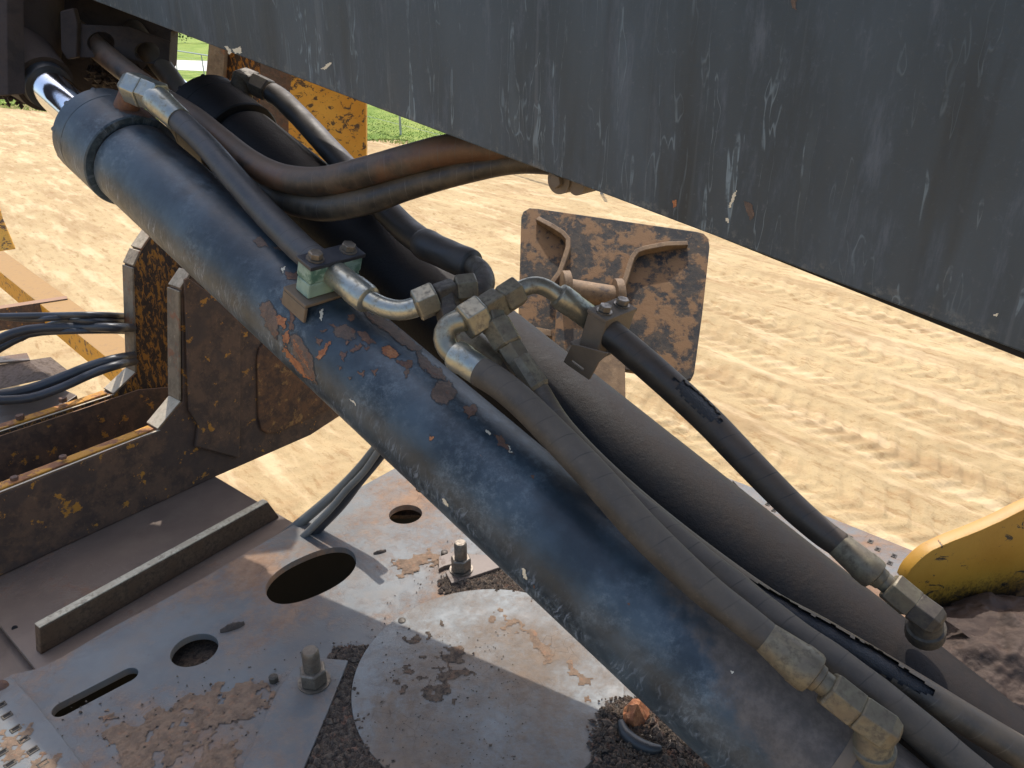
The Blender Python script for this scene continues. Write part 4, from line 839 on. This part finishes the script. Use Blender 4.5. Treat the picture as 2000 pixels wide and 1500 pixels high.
# disc: circle through surveyed rim points
dp = [D(*p, .006) for p in ((700, 1318), (706, 1387), (736, 1444), (788, 1186), (923, 1151), (1048, 1181), (705, 1290))]
A_ = np.array([[p.x, p.y, 1] for p in dp]); bb = np.array([-(p.x ** 2 + p.y ** 2) for p in dp]); s_, *_ = np.linalg.lstsq(A_, bb, rcond=None)
dcx, dcy = -s_[0] / 2, -s_[1] / 2; drr = math.sqrt(dcx ** 2 + dcy ** 2 - s_[2]); dc = Vector((dcx, dcy, zD + .0005)); dc += Vector((.032, -.032, 0)); drr += .032
disc = thing('cover_disc', 'large worn round cover disc under the navy cylinder, half in sun', 'cover', dc)
slab('disc_plate', [dc + Vector((math.cos(6.2832 * i / 96) * drr, math.sin(6.2832 * i / 96) * drr, 0)) for i in range(96)], Vector((0, 0, .009)), M['disc'], disc, bevel=.001)
dh = D(785, 1212, .0098); turned('rivet', dh, dh + up * .003, [(0, .0075), (.5, .008), (1, .004)], M['darkfit'], disc, n=20)
# grit
def grit(poly, n, name, label, dz=.001, smin=.0012, smax=.0042, sheet=True):
    V = []; Fc = []; Pp = [D(*p) for p in poly]; p2 = [(p.x, p.y) for p in Pp]; xs = [p[0] for p in p2]; ys = [p[1] for p in p2]; k = 0
    cx, cy = sum(xs) / len(xs), sum(ys) / len(ys)
    while k < n:
        x, y = random.uniform(min(xs), max(xs)), random.uniform(min(ys), max(ys))
        j = .01; 
        if not inside((x + random.gauss(0, j), y + random.gauss(0, j)), p2): continue
        k += 1; s = random.uniform(smin, smax) * (1 if random.random() < .93 else 1.9); el = random.uniform(.6, 1.8); an = random.uniform(0, 6.28); ca, sa = math.cos(an), math.sin(an); b = len(V); z = zD + dz + s * random.uniform(.1, .9)
        for vx, vy, vz in ((1, 0, 0), (-1, 0, 0), (0, 1, 0), (0, -1, 0), (0, 0, 1), (0, 0, -.6)):
            q = Vector((vx * el, vy, vz * .8)) * s * random.uniform(.7, 1.25); V.append(Vector((x + q.x * ca - q.y * sa, y + q.x * sa + q.y * ca, z + q.z)))
        for f in ((0, 2, 4), (2, 1, 4), (1, 3, 4), (3, 0, 4), (2, 0, 5), (1, 2, 5), (3, 1, 5), (0, 3, 5)): Fc.append(tuple(b + q for q in f))
    o = mk(name, V, Fc, M['stone'], kind='stuff'); o['label'] = label; o['category'] = 'gravel'
gp1 = [(590, 1520), (640, 1400), (681, 1300), (640, 1284), (712, 1262), (702, 1300), (700, 1330), (706, 1387), (736, 1444), (790, 1530)]
gp2 = [(858, 1130), (884, 1146), (984, 1114), (1040, 1120), (1110, 1200), (1048, 1181), (985, 1160), (920, 1150), (862, 1152)]
gp3 = [(1180, 1385), (1240, 1370), (1330, 1400), (1420, 1540), (1200, 1540), (1150, 1470)]
grit(gp1, 13000, 'bark_grit', 'dark gritty bark litter packed between wedge plate and disc')
grit(gp2, 5000, 'bark_grit', 'reddish grit strewn round the sunlit bolt plate')
grit(gp3, 3500, 'bark_grit', 'loose grit on the disc beneath the navy cylinder', dz=.0105)
grit([(760, 1230), (1000, 1250), (1050, 1420), (1000, 1530), (800, 1530), (715, 1400)], 260, 'bark_grit', 'thin grit scattered over the shaded side of the disc', dz=.0102, smin=.0007, smax=.0016)
grit([(0, 1400), (700, 1240), (900, 1020), (1100, 1250), (700, 1560), (0, 1560)], 500, 'bark_grit', 'stray crumbs of grit across the deck', dz=.001, smax=.0022)
def mud(poly, z, thick, label, mat, thr=.0, seed=3, st=.003, fq=22):
    Pp = [D(*p) for p in poly]; p2 = [(p.x, p.y) for p in Pp]; xs = [p[0] for p in p2]; ys = [p[1] for p in p2]
    gx = np.arange(min(xs), max(xs), st); gy = np.arange(min(ys), max(ys), st); X, Y = np.meshgrid(gx, gy)
    e = np.full(X.shape, 9.0)
    for i in range(len(p2)):                      # signed distance to the outline
        ax_, ay_ = p2[i]; bx, by = p2[(i + 1) % len(p2)]; dx, dy = bx - ax_, by - ay_; L2 = dx * dx + dy * dy
        t_ = np.clip(((X - ax_) * dx + (Y - ay_) * dy) / L2, 0, 1); e = np.minimum(e, np.hypot(X - ax_ - t_ * dx, Y - ay_ - t_ * dy))
    ins = np.zeros(X.shape, bool); j = len(p2) - 1
    for i in range(len(p2)):
        xi, yi = p2[i]; xj, yj = p2[j]
        with np.errstate(divide='ignore', invalid='ignore'): c_ = ((yi > Y) != (yj > Y)) & (X < (xj - xi) * (Y - yi) / (yj - yi + 1e-12) + xi)
        ins ^= c_; j = i
    sd = np.where(ins, e, -e)
    H = np.clip(sd / .035, -1.2, 1.2) + fbm(X * fq, Y * fq, seed, 6) * 2.0 + fbm(X * 130, Y * 130, seed + 31, 2) * .7 - thr
    crack = np.abs(fbm(X * 40, Y * 40, seed + 9, 4)); Z = z + np.clip(H, 0, .5) * 2 * thick * (.45 + .9 * np.abs(fbm(X * 60, Y * 60, seed + 5, 4))) + thick * .2 - thick * .9 * np.clip(1 - crack / .05, 0, 1) * (H > .2)
    ok = (H[:-1, :-1] > 0) & (H[1:, :-1] > 0) & (H[:-1, 1:] > 0) & (H[1:, 1:] > 0)
    idx = np.arange(X.size).reshape(X.shape); a_ = idx[:-1, :-1][ok]; b_ = idx[:-1, 1:][ok]; c2 = idx[1:, 1:][ok]; d2 = idx[1:, :-1][ok]
    used = np.unique(np.concatenate([a_, b_, c2, d2])); rm = -np.ones(X.size, int); rm[used] = np.arange(len(used))
    V = np.stack([X.ravel()[used], Y.ravel()[used], np.maximum(Z, z + .0002).ravel()[used]], -1)
    o = mk('dried_mud', V.tolist(), np.stack([rm[a_], rm[b_], rm[c2], rm[d2]], -1).tolist(), mat, smooth=True, kind='stuff'); o['label'] = label; o['category'] = 'mud'
mud([(150, 1440), (215, 1400), (330, 1365), (430, 1310), (500, 1300), (548, 1330), (530, 1370), (480, 1490), (440, 1600), (240, 1600)], zD, .0035, 'cracked tan mud crust on the deck between slot and wedge plate', M['mud'], thr=.7, seed=3)
mud([(735, 1110), (790, 1075), (850, 1070), (860, 1090), (850, 1130), (800, 1140)], zD, .003, 'sandy orange dirt patch beside the sunlit bolt plate', M['mud'], thr=.5, seed=8, fq=40)
mud([(760, 1240), (880, 1200), (960, 1290), (900, 1420), (780, 1400), (730, 1310)], zD + .0097, .0012, 'brown film of dirt on the shaded left of the disc', M['dirt'], thr=1.35, seed=5, fq=40)
mud([(880, 1170), (1000, 1175), (1120, 1280), (1240, 1390), (1150, 1400), (1000, 1280)], zD + .0097, .0010, 'patchy dirt film on the sunlit side of the disc', M['mud'], thr=1.3, seed=6, fq=44)
mud([(-30, 1440), (60, 1400), (100, 1450), (120, 1520), (0, 1560)], zD + .0048, .001, 'tan dirt round the teeth of the bottom left tread plate', M['mud'], thr=.6, seed=12)
# grip plate (lower left) and grip plate (right)
def grip(outline, pts, label, z=.0045, s=1.0, d_=None):
    g_ = thing('grip_plate', label, 'tread plate', D(*outline[0]))
    slab('tread_sheet', [D(*p, .0006) for p in outline], Vector((0, 0, .004)), M['deck'], g_, bevel=.0008)
    base = None
    for (x, y) in pts:
        p = D(x, y, .0046)
        if base is None:
            m = MB(); u_ = d_ or dv; v_ = Vector((-u_.y, u_.x, 0)); aa, bb_ = .0085 * s, .0062 * s; h = .0022
            m.box(p + u_ * -aa + v_ * -bb_, u_ * 2 * aa, v_ * .003, up * h * .7); m.box(p + u_ * -aa + v_ * (bb_ - .003), u_ * 2 * aa, v_ * .003, up * h)
            m.box(p + u_ * -aa + v_ * (-bb_ + .0032), u_ * .003, v_ * (2 * bb_ - .0064), up * h * .8); m.box(p + u_ * (aa - .003) + v_ * (-bb_ + .0032), u_ * .003, v_ * (2 * bb_ - .0064), up * h * .6)
            o = m.build('grip_tooth', M['darkfit'], g_, bevel=.0006, origin=p)
            base = o; sl_ = MB().box(p + u_ * (-aa * .75) + v_ * (-bb_ * .6) + up * .0002, u_ * aa * 1.5, v_ * bb_ * 1.2, up * .0006).build('tooth_slot_shade', M['void'], g_, origin=p)  # thin near-black box stands for the shaded slot, no opening is cut
        else:
            
            for src in (base, sl_): o = src.copy(); C.objects.link(o); o.parent = g_; o.location = p - world_of(g_)
    return g_
gpl = grip([(-60, 1340), (0, 1334), (22, 1324), (70, 1376), (120, 1440), (165, 1500), (230, 1600), (-60, 1640)], [(14, 1398), (31, 1424), (47, 1445), (65, 1466), (5, 1470), (2, 1378), (20, 1493), (84, 1492), (-20, 1440)], 'blue grey tread plate with raised teeth in the bottom left corner')
gpr = grip([(1430, 940), (1650, 1026), (1788, 1081), (1830, 1110), (1780, 1160), (1600, 1120)], [(1714, 1073), (1746, 1086), (1738, 1100), (1778, 1096), (1771, 1112), (1700, 1058), (1690, 1085), (1512, 997), (1500, 985), (1660, 1050)], 'tread plate at the far right edge of the deck behind the hoses', s=.9)
rv = thing('deck_rivet', 'rusty round rivet head on the bottom left tread plate', 'rivet', D(3, 1345)); turned('rivet_head', D(2, 1342, .005), D(2, 1342, .009), [(0, .013), (.5, .013), (1, .008)], M['rustpatch'], rv, n=24)
# ------------------------------------------------------------------ lower deck with bar
zL = zD - .035
def Lo(x, y, dz=0): return Zp(x, y, zL + dz)
side = thing('side_deck', 'brown dust filmed steel side deck left of the turntable', 'deck plate', Lo(250, 1100))
slab('deck_sheet', [Lo(*p) for p in ((-200, 1040), (-60, 1130), (0, 1221), (69, 1306), (100, 1330), (420, 1140), (575, 1022), (420, 930), (380, 900), (200, 900))], Vector((0, 0, -.012)), M['deckbrown'], side)
lowp = slab('lower_ledge', [Lo(*p, -.03) for p in ((-250, 1100), (-70, 1130), (0, 1224), (72, 1312), (72, 1420), (-300, 1500))], Vector((0, 0, -.01)), M['deckbrown'], side)
turned('bolt_hole_plug', Lo(29, 1227, .0004), Lo(29, 1227, .0012), [(0, .006), (1, .006)], M['void'], side, n=20)
bar = thing('steel_bar', 'scraped flat steel bar standing on edge on the brown side deck', 'bar', Lo(300, 1150))
A0, A1 = Lo(80, 1279, .0005), Lo(546, 1010, .0005); bdv = (A1 - A0).normalized(); bnv = Vector((-bdv.y, bdv.x, 0)); th = .022; hb_ = .062
def pz(p, s, h, n_): return p + bdv * s + up * h + bnv * n_
V = [pz(A0, 0, 0, 0), pz(A1, 0, 0, 0), pz(A1, 0, 0, th), pz(A0, 0, 0, th), pz(A0, .012, hb_ - .003, 0), pz(A1, -.025, hb_ - .003, 0), pz(A1, -.025, hb_ - .003, th), pz(A0, .012, hb_ - .003, th)]
BX = [(3, 2, 1, 0), (4, 5, 6, 7), (0, 1, 5, 4), (1, 2, 6, 5), (2, 3, 7, 6), (3, 0, 4, 7)]
mk('bar_body', V, BX, M['bar'], bar, bevel=.0025)
V = [pz(A0, .0125, hb_ - .0029, .0005), pz(A1, -.0255, hb_ - .0029, .0005), pz(A1, -.0255, hb_ - .0029, th - .0005), pz(A0, .0125, hb_ - .0029, th - .0005)]; V += [v + up * .003 for v in V]
mk('worn_top', V, BX, M['bartop'], bar, bevel=.0012)
# ------------------------------------------------------------------ left frame: two thick profiled plates
pA = Lo(0, 1127); pB = Lo(420, 932); fv = (pB - pA).normalized(); fn = Vector((fv.y, -fv.x, 0)).normalized()
if fn.y > 0: fn = -fn                      # faces the camera side
def FP(x, y, off=0): return onplane(x, y, pA - fn * off, fn)
frame = thing('trailer_frame', 'rust brown trailer frame with two chamfered uprights left of the navy cylinder', 'frame', pA)
TH = .055
slab('frame_plate', [FP(*p) for p in ((-200, 1218), (-200, 1044), (0, 965), (277, 856), (310, 842), (357, 785), (354, 567), (378, 530), (520, 470), (690, 560), (700, 797), (665, 812), (607, 850), (420, 932))], -fn * TH, M['beam'], frame, bevel=.003)
slab('raised_plate', [FP(*p, -.001) for p in ((357, 545), (363, 541), (455, 606), (466, 640), (466, 800), (464, 893), (378, 870), (384, 830), (366, 800))], fn * .010, M['beam'], frame, bevel=.003, label='raised brown plate welded to the front upright')
cnr = [(500, 700), (504, 680), (514, 668), (530, 660), (690, 640), (695, 775), (640, 800), (540, 844), (520, 846), (508, 838), (502, 815)]
slab('door_panel', [FP(*p, -.001) for p in cnr], fn * .006, M['panel'], frame, bevel=.003, label='rust streaked panel with rounded corners')
# grey edges of the uprights and gussets (separate bars with sunlight painted into their pale colour, seen from the left)
def edge(name, pts, off, th_, mat, proud=.002):
    """bar that caps the left-hand edge of the plate, along a poly line on its front face"""
    for i in range(len(pts) - 1):
        a_, b_ = FP(*pts[i], off), FP(*pts[i + 1], off); d = (b_ - a_).normalized(); o_ = d.cross(fn).normalized()
        if o_.dot(fv) > 0: o_ = -o_
        MB().box(a_ + fn * .001 + d * .002, d * ((b_ - a_).length - .004), o_ * .006, -fn * (th_ + .002)).build(name, mat, frame, bevel=.002)
edge('upright_edge', [(354, 783), (353, 567), (377, 531)], 0, TH, M['beamgrey'])
edge('gusset_edge', [(309, 841), (356, 784)], 0, TH, M['beamgrey'])
def ledge(name, pts, off, th_, mat, n0=.012, wd=.03, hh=.006):
    for i in range(len(pts) - 1):
        a_, b_ = FP(*pts[i], off), FP(*pts[i + 1], off); d = (b_ - a_); MB().box(a_ - fn * n0 + up * .001, d, -fn * wd, up * hh).build(name, mat, frame, bevel=.002)
ledge('top_strip', [(-200, 1044), (0, 965), (277, 856), (306, 844)], 0, TH, M['strip'])
ledge('front_rail', [(-200, 1044), (0, 965), (277, 856), (320, 840)], 0, TH, M['beamgrey'], n0=.0, wd=.007, hh=.003)
OFF = .30
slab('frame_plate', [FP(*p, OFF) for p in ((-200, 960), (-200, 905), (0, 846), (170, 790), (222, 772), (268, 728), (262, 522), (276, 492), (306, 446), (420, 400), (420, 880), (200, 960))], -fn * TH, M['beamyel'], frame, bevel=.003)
edge('upright_edge', [(268, 728), (262, 522), (277, 490), (306, 447)], OFF, TH, M['beamgrey'])
edge('gusset_edge', [(222, 772), (268, 728)], OFF, TH, M['beamgrey'])
ledge('top_strip', [(-200, 905), (0, 846), (170, 790), (215, 774)], OFF, TH, M['strip'])
ledge('front_rail', [(-200, 905), (0, 846), (170, 790), (225, 772)], OFF, TH, M['beamgrey'], n0=0, wd=.007, hh=.003)
slab('frame_plate', [FP(*p, OFF - .003) for p in ((-200, 962), (-200, 908), (0, 850), (170, 794), (222, 776), (270, 760), (330, 755), (330, 830), (200, 962))], fn * .006, M['beam'], frame, bevel=.002)
for (x, y) in ((50, 829), (134, 795)):
    q = FP(x, y, OFF) - fn * .026 + up * .008; hexnut('strip_bolt', q, q + up * .012, .011, M['rustpatch'], frame)
for (x, y) in ((40, 950), (135, 908)):
    q = FP(x, y, 0) - fn * .026 + up * .008; hexnut('strip_bolt', q, q + up * .008, .009, M['rustpatch'], frame)
# floor between the two plates (dark) 
MB().box(FP(-200, 1200, .06) , FP(420, 932, .06) - FP(-200, 1200, .06), -fn * .235, up * .02).build('frame_floor', M['beam'], frame)
# ------------------------------------------------------------------ far-left yellow outrigger
ol = thing('outrigger', 'peeling yellow outrigger frame lying out over the sand at far left', 'outrigger', W(60, 560, 2.7))
def quadbeam(name, a0, a1, wv, hv, mat, parent, bevel=.004):
    return MB().box(a0, a1 - a0, wv, hv).build(name, mat, parent, bevel=bevel)
q0_, q1_ = Zp(-60, 476, .95), Zp(300, 760, .95)
dq = (q1_ - q0_).normalized(); nq = Vector((dq.y, -dq.x, 0)); nq = nq if nq.y > 0 else -nq
quadbeam('main_beam', q0_ - nq * .03, q1_ - nq * .03, nq * .19, up * -.17, M['yelrust'], ol)
q2_, q3_ = Zp(-80, 615, .96), Zp(132, 583, .96)
dq2 = (q3_ - q2_).normalized(); nq2 = Vector((dq2.y, -dq2.x, 0)); nq2 = nq2 if nq2.y > 0 else -nq2
quadbeam('cross_beam', q2_, q3_, nq2 * .08, up * -.16, M['beam'], ol)
slab('post_plate', [W(-60, 240, 2.9), W(-20, 300, 2.9), W(0, 385, 2.9), W(10, 430, 2.88), (W(30, 486, 2.85)), W(0, 492, 2.85), W(-60, 500, 2.85)], Vector((-.02, .03, 0)), M['yellow'], ol, bevel=.004)
ob = thing('steel_box', 'small dark steel box section lying at the left edge below the cables', 'steel section', W(20, 730, 2.1))
s0 = Zp(-60, 700, 1.25); 
slab('box_side', [W(-60, 722, 2.2), W(58, 706, 2.2), W(98, 738, 2.12), W(-60, 775, 2.1)], Vector((0, .1, -.03)), M['bar'], ob, bevel=.002)
slab('box_lid', [W(-60, 708, 2.25), W(56, 700, 2.3), W(60, 706, 2.2), W(-60, 724, 2.2)], Vector((0, 0, .006)), M['deckbrown'], ob, bevel=.002)
fl = thing('side_step', 'flat dusty steel step plate beneath the cables at far left', 'step', W(50, 800, 2.05))
slab('step_plate', [W(-80, 800, 2.15), W(110, 755, 2.25), W(150, 770, 2.2), W(80, 820, 2.1), W(-80, 870, 2.0)], Vector((0, 0, -.012)), M['deckbrown'], fl, bevel=.002)
# cables
CB = [('thin black cable, topmost of those at far left', [(-60, 620, 2.1, 13), (0, 618, 2.1, 13), (100, 616, 2.1, 12), (200, 615, 2.1, 12), (300, 620, 2.6, 10)]),
      ('thin black cable drooping just under the topmost one', [(-60, 612, 2.12, 11), (0, 619, 2.12, 11), (60, 624, 2.12, 11), (140, 620, 2.12, 11), (300, 617, 2.6, 10)]),
      ('black cable that rises from the crossing into the upper bundle', [(40, 662, 2.15, 12), (80, 642, 2.15, 12), (130, 627, 2.13, 13), (200, 627, 2.1, 14), (300, 630, 2.6, 12)]),
      ('thick black cable sagging left in the middle of the bundle', [(-80, 700, 2.0, 20), (-20, 672, 2.03, 20), (30, 650, 2.05, 19), (80, 641, 2.08, 18), (150, 639, 2.1, 17), (240, 640, 2.1, 17), (300, 642, 2.6, 13)]),
      ('black cable looping just below the thick middle one', [(-80, 730, 2.06, 16), (-10, 686, 2.08, 16), (40, 660, 2.1, 14), (80, 650, 2.12, 12), (200, 646, 2.12, 12), (300, 650, 2.6, 10)]),
      ('thick grey black cable with white print in the lower pair', [(-80, 775, 1.9, 23), (0, 772, 1.95, 22), (60, 760, 2.0, 21), (120, 738, 2.03, 20), (180, 714, 2.06, 19), (240, 698, 2.1, 18), (300, 690, 2.6, 14)]),
      ('black cable lowest of the lower pair at far left', [(-80, 782, 1.88, 20), (0, 782, 1.93, 19), (60, 777, 1.97, 18), (120, 757, 2.0, 17), (180, 730, 2.04, 17), (240, 710, 2.08, 17), (300, 700, 2.6, 13)])]
for lb, pp in CB:
    o = tube('cable', px(pp), M['cable'], None, n=16, step=.02); tag(o, lb, 'cable', 'black cables at far left')
for k, (lb, pp) in enumerate((('flat grey cable, left one hanging behind the deck edge', [(742, 862, 1.75, 15), (700, 915, 1.8, 16), (655, 962, 1.85, 18), (600, 1010, 1.9, 20), (520, 1075, 1.95, 20)]), ('pale grey cable, middle one hanging behind the deck edge', [(748, 868, 1.73, 14), (712, 920, 1.77, 13), (676, 958, 1.8, 14), (640, 1000, 1.82, 14), (560, 1080, 1.9, 14)]), ('dark grey cable, right one hanging behind the deck edge', [(752, 878, 1.76, 20), (726, 910, 1.79, 21), (700, 940, 1.81, 22), (660, 990, 1.84, 24), (590, 1060, 1.9, 24)]))):
    o = tube('cable', px(pp), M['cablegrey' if k < 2 else 'cable'], None, n=16, step=.02); tag(o, lb, 'cable', 'cables hanging behind the deck')
# ------------------------------------------------------------------ yellow post behind (upper middle)
yp = thing('stake_post', 'chipped yellow and rust brown steel post standing behind the sooty cylinder', 'post', W(600, 600, 3.0))
yn = Vector((-.15, -1, 0)).normalized(); y0 = W(620, 250, 2.7)
def YP(x, y, off=0): return onplane(x, y, y0 - yn * off, yn)
slab('yellow_face', [YP(566, 60), YP(714, 60), YP(714, 320), YP(716, 560), YP(560, 560), YP(564, 200), YP(569, 150)], Vector((0, .03, 0)), M['yellow'], yp, bevel=.002)
slab('edge_plate', [YP(510, 60, .05), YP(572, 60, .05), YP(566, 600, .05), YP(500, 600, .05)], Vector((0, .03, 0)), M['primer'], yp)
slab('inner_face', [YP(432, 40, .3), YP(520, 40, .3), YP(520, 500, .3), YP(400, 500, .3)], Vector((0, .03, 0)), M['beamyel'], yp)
slab('grey_edge', [YP(412, 40, .26), YP(442, 60, .26), YP(428, 260, .26), YP(392, 260, .26)], Vector((0, .04, 0)), M['beamgrey'], yp)
# ------------------------------------------------------------------ outrigger pad
pd = thing('outrigger_pad', 'square mud caked steel outrigger foot with rounded corners, standing tilted on the sand side', 'outrigger foot', W(1190, 560, 2.5))
pn = (W(1385, 455, 2.45) - W(1035, 407, 2.55)).cross(W(1012, 640, 2.40) - W(1035, 407, 2.55)).normalized()
if pn.y > 0: pn = -pn
PO = W(1035, 407, 2.55)
def PP(x, y, off=0): return onplane(x, y, PO + pn * off, pn)
pdo = [(1018, 424), (1022, 413), (1034, 406), (1050, 407), (1360, 452), (1375, 456), (1384, 466), (1386, 482), (1372, 610), (1356, 728), (1350, 740), (1342, 742), (1180, 716), (1026, 682), (1014, 674), (1011, 660), (1014, 560)]
slab('foot_plate', [PP(*p) for p in pdo], -pn * .022, M['pad'], pd, bevel=.003)
def rib(pts, h=.05, wd=.016):
    A = [PP(*p, .0008) for p in pts]; V = []; Fc = []
    for i, p in enumerate(A):
        d = (A[min(i + 1, len(A) - 1)] - A[max(i - 1, 0)]).normalized(); s = d.cross(pn).normalized() * wd / 2
        hh = h if 0 < i else h * .55
        V += [p - s, p + s, p + s + pn * hh, p - s + pn * hh]
    for i in range(len(A) - 1):
        for k in range(4): Fc.append((i * 4 + k, i * 4 + (k + 1) % 4, i * 4 + 4 + (k + 1) % 4, i * 4 + 4 + k))
    Fc += [(3, 2, 1, 0), tuple(len(V) - 4 + k for k in range(4))]
    return mk('stiffener_rib', V, Fc, M['padrib'], pd, bevel=.002)
rib([(1050, 431), (1078, 450), (1100, 464), (1110, 476), (1110, 492), (1104, 512), (1094, 540), (1078, 562)], .032, .016)
rib([(1342, 480), (1300, 486), (1258, 494), (1243, 500), (1234, 512), (1228, 530), (1220, 556), (1206, 590)], .032, .016)
for (x, y) in ((1106, 562), (1208, 578)):
    p = PP(x, y, .075); turned('pivot_ear', p + Vector((-.012, 0, 0)), p + Vector((.012, .003, 0)), [(0, .052), (1, .052)], M['padrib'], pd, n=32, bevel=.002)
turned('pivot_pin', PP(1108, 566, .07), PP(1206, 582, .07), [(0, .035), (1, .035)], M['padrib'], pd, n=32)
MB().box(PP(1088, 596, .02), PP(1170, 612, .02) - PP(1088, 596, .02), pn * .05, PP(1080, 820, .02) - PP(1088, 596, .02)).build('leg_sleeve', M['pad'], pd, bevel=.003)
MB().box(PP(1158, 620, .075), PP(1218, 628, .075) - PP(1158, 620, .075), pn * .05, PP(1158, 960, .075) - PP(1158, 620, .075)).build('leg_tube', M['padrib'], pd, bevel=.003)
MB().box(PP(1040, 645, .01), PP(1078, 652, .01) - PP(1040, 645, .01), pn * .03, PP(1040, 658, .01) - PP(1040, 645, .01)).build('foot_bracket', M['padrib'], pd, bevel=.002)
# ------------------------------------------------------------------ right: yellow gusset, sooty pedestal
ped = thing('pedestal', 'oil and soot blackened machine pedestal in the lower right corner', 'pedestal', W(1950, 1300, 1.2))
slab('pedestal_foot', [D(*p, .001) for p in ((1800, 1150), (2500, 1150), (2600, 1900), (1950, 1900), (1830, 1400))], Vector((0, 0, .03)), M['soot'], ped, bevel=.004)
yg = thing('yellow_gusset', 'thick yellow steel gusset with a curved sunlit top edge at the right side', 'gusset', W(1880, 1150, 1.2))
gn = Vector((.50, .80, 0)).normalized(); gy0 = W(1860, 1100, 1.22)
gnn = Vector((.22, -1, .05)).normalized()
def YG(x, y): return onplane(x, y, gy0, gnn)
top = [(1768, 1134), (1773, 1122), (1780, 1111), (1788, 1102), (1797, 1093), (1808, 1084), (1821, 1075), (1840, 1066), (1863, 1056), (1890, 1046), (1917, 1035), (1955, 1018), (2000, 995), (2150, 930), (2300, 900)]
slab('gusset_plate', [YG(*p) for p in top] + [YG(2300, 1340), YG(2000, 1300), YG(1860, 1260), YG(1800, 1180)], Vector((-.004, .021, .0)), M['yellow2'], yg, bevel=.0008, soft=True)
def lump_grid(name, corners, nu, nv, amp, mat, parent, seed, freq=18, up_=Vector((0, 0, 1)), bulge=0):
    V = []; Fc = []; a_, b_, c_, d_ = corners
    U_, V_ = np.meshgrid(np.arange(nu + 1) / nu, np.arange(nv + 1) / nv); A4 = [np.array(q) for q in corners]; U3 = U_[..., None]; V3 = V_[..., None]
    PT = (A4[0] * (1 - U3) + A4[1] * U3) * (1 - V3) + (A4[3] * (1 - U3) + A4[2] * U3) * V3
    HH = fbm(PT[..., 0] * freq, PT[..., 1] * freq + PT[..., 2] * freq, seed, 5)
    for j in range(nv + 1):
        for i in range(nu + 1):
            u, v = i / nu, j / nv; p = a_.lerp(b_, u).lerp(d_.lerp(c_, u), v)
            h = float(HH[j, i]) * amp + bulge * math.sin(math.pi * u) * math.sin(math.pi * v)
            V.append(p + up_ * h)
    for j in range(nv):
        for i in range(nu): Fc.append((j * (nu + 1) + i, j * (nu + 1) + i + 1, (j + 1) * (nu + 1) + i + 1, (j + 1) * (nu + 1) + i))
    return mk(name, V, Fc, mat, parent, smooth=True)
lump_grid('sooty_top', (W(1740, 1150, 1.32), W(2350, 1170, 1.22), W(2300, 1560, .98), W(1840, 1285, 1.15)), 160, 120, .016, M['soot'], ped, 4, 30, bulge=.05)
0 and clump('oily_grit', [W(1955, 1285, 1.14), W(2010, 1250, 1.16), W(1985, 1330, 1.08)], .006, M['soot'], ped, 1200)
lump_grid('greasy_web', (W(1840, 1205, 1.19), W(2100, 1215, 1.17), W(2100, 1290, 1.13), W(1900, 1250, 1.16)), 50, 16, .008, M['soot'], ped, 9, 25)
# ------------------------------------------------------------------ debris on the deck
def chip(p, L_, w_, h_, an, mat, name, label, cat):
    V = []; n = 9; m_ = 5; d = Vector((math.cos(an), math.sin(an), 0)); s = Vector((-d.y, d.x, 0)); Fc = []
    for i in range(n + 1):
        u = i / n; ww = w_ * (math.sin(math.pi * (u * .86 + .07)) ** .6)
        for j in range(m_ + 1):
            v = j / m_; V.append(p + d * L_ * (u - .5) + s * ww * (v - .5) + up * (h_ * (math.sin(math.pi * v) + .15) * (.5 + .5 * math.sin(math.pi * u)) + random.uniform(-.18, .18) * h_))
    for i in range(n):
        for j in range(m_): a_ = i * (m_ + 1) + j; Fc.append((a_, a_ + m_ + 1, a_ + m_ + 2, a_ + 1))
    nb = len(V); V += [v - up * (v.z - p.z + .0005) for v in V]; Fc += [tuple(nb + q for q in f[::-1]) for f in Fc]
    rim = [j for j in range(m_)] ; 
    for j in range(m_): Fc.append((j, j + 1, nb + j + 1, nb + j)); e = n * (m_ + 1); Fc.append((e + j + 1, e + j, nb + e + j, nb + e + j + 1))
    for i in range(n): Fc.append(((i + 1) * (m_ + 1), i * (m_ + 1), nb + i * (m_ + 1), nb + (i + 1) * (m_ + 1))); Fc.append((i * (m_ + 1) + m_, (i + 1) * (m_ + 1) + m_, nb + (i + 1) * (m_ + 1) + m_, nb + i * (m_ + 1) + m_))
    return tag(mk(name, V, Fc, mat), label, cat)
chip(D(454, 1226, .0006), .048, .016, .010, .5, M['bark'], 'bark_chip', 'dark bark chip on the deck between the oval and round holes', 'bark')
chip(D(742, 1079, .0006), .030, .010, .006, .4, M['bark'], 'bark_chip', 'small bark chip on the sunlit deck above the oval hole', 'bark')
chip(D(1243, 1395, .0106), .06, .045, .030, 1.0, M['rustor'], 'broken_lump', 'reddish broken lump under the navy cylinder, bottom centre', 'lump')
rb = tube('rubber_scrap', [(D(1212, 1408, .022), .006), (D(1222, 1432, .018), .010), (D(1246, 1452, .016), .011), (D(1272, 1462, .016), .010), (D(1292, 1462, .018), .006)], M['rubber'], None, n=12, step=.004); tag(rb, 'curved scrap of black rubber lying on the disc, bottom centre', 'rubber scrap')
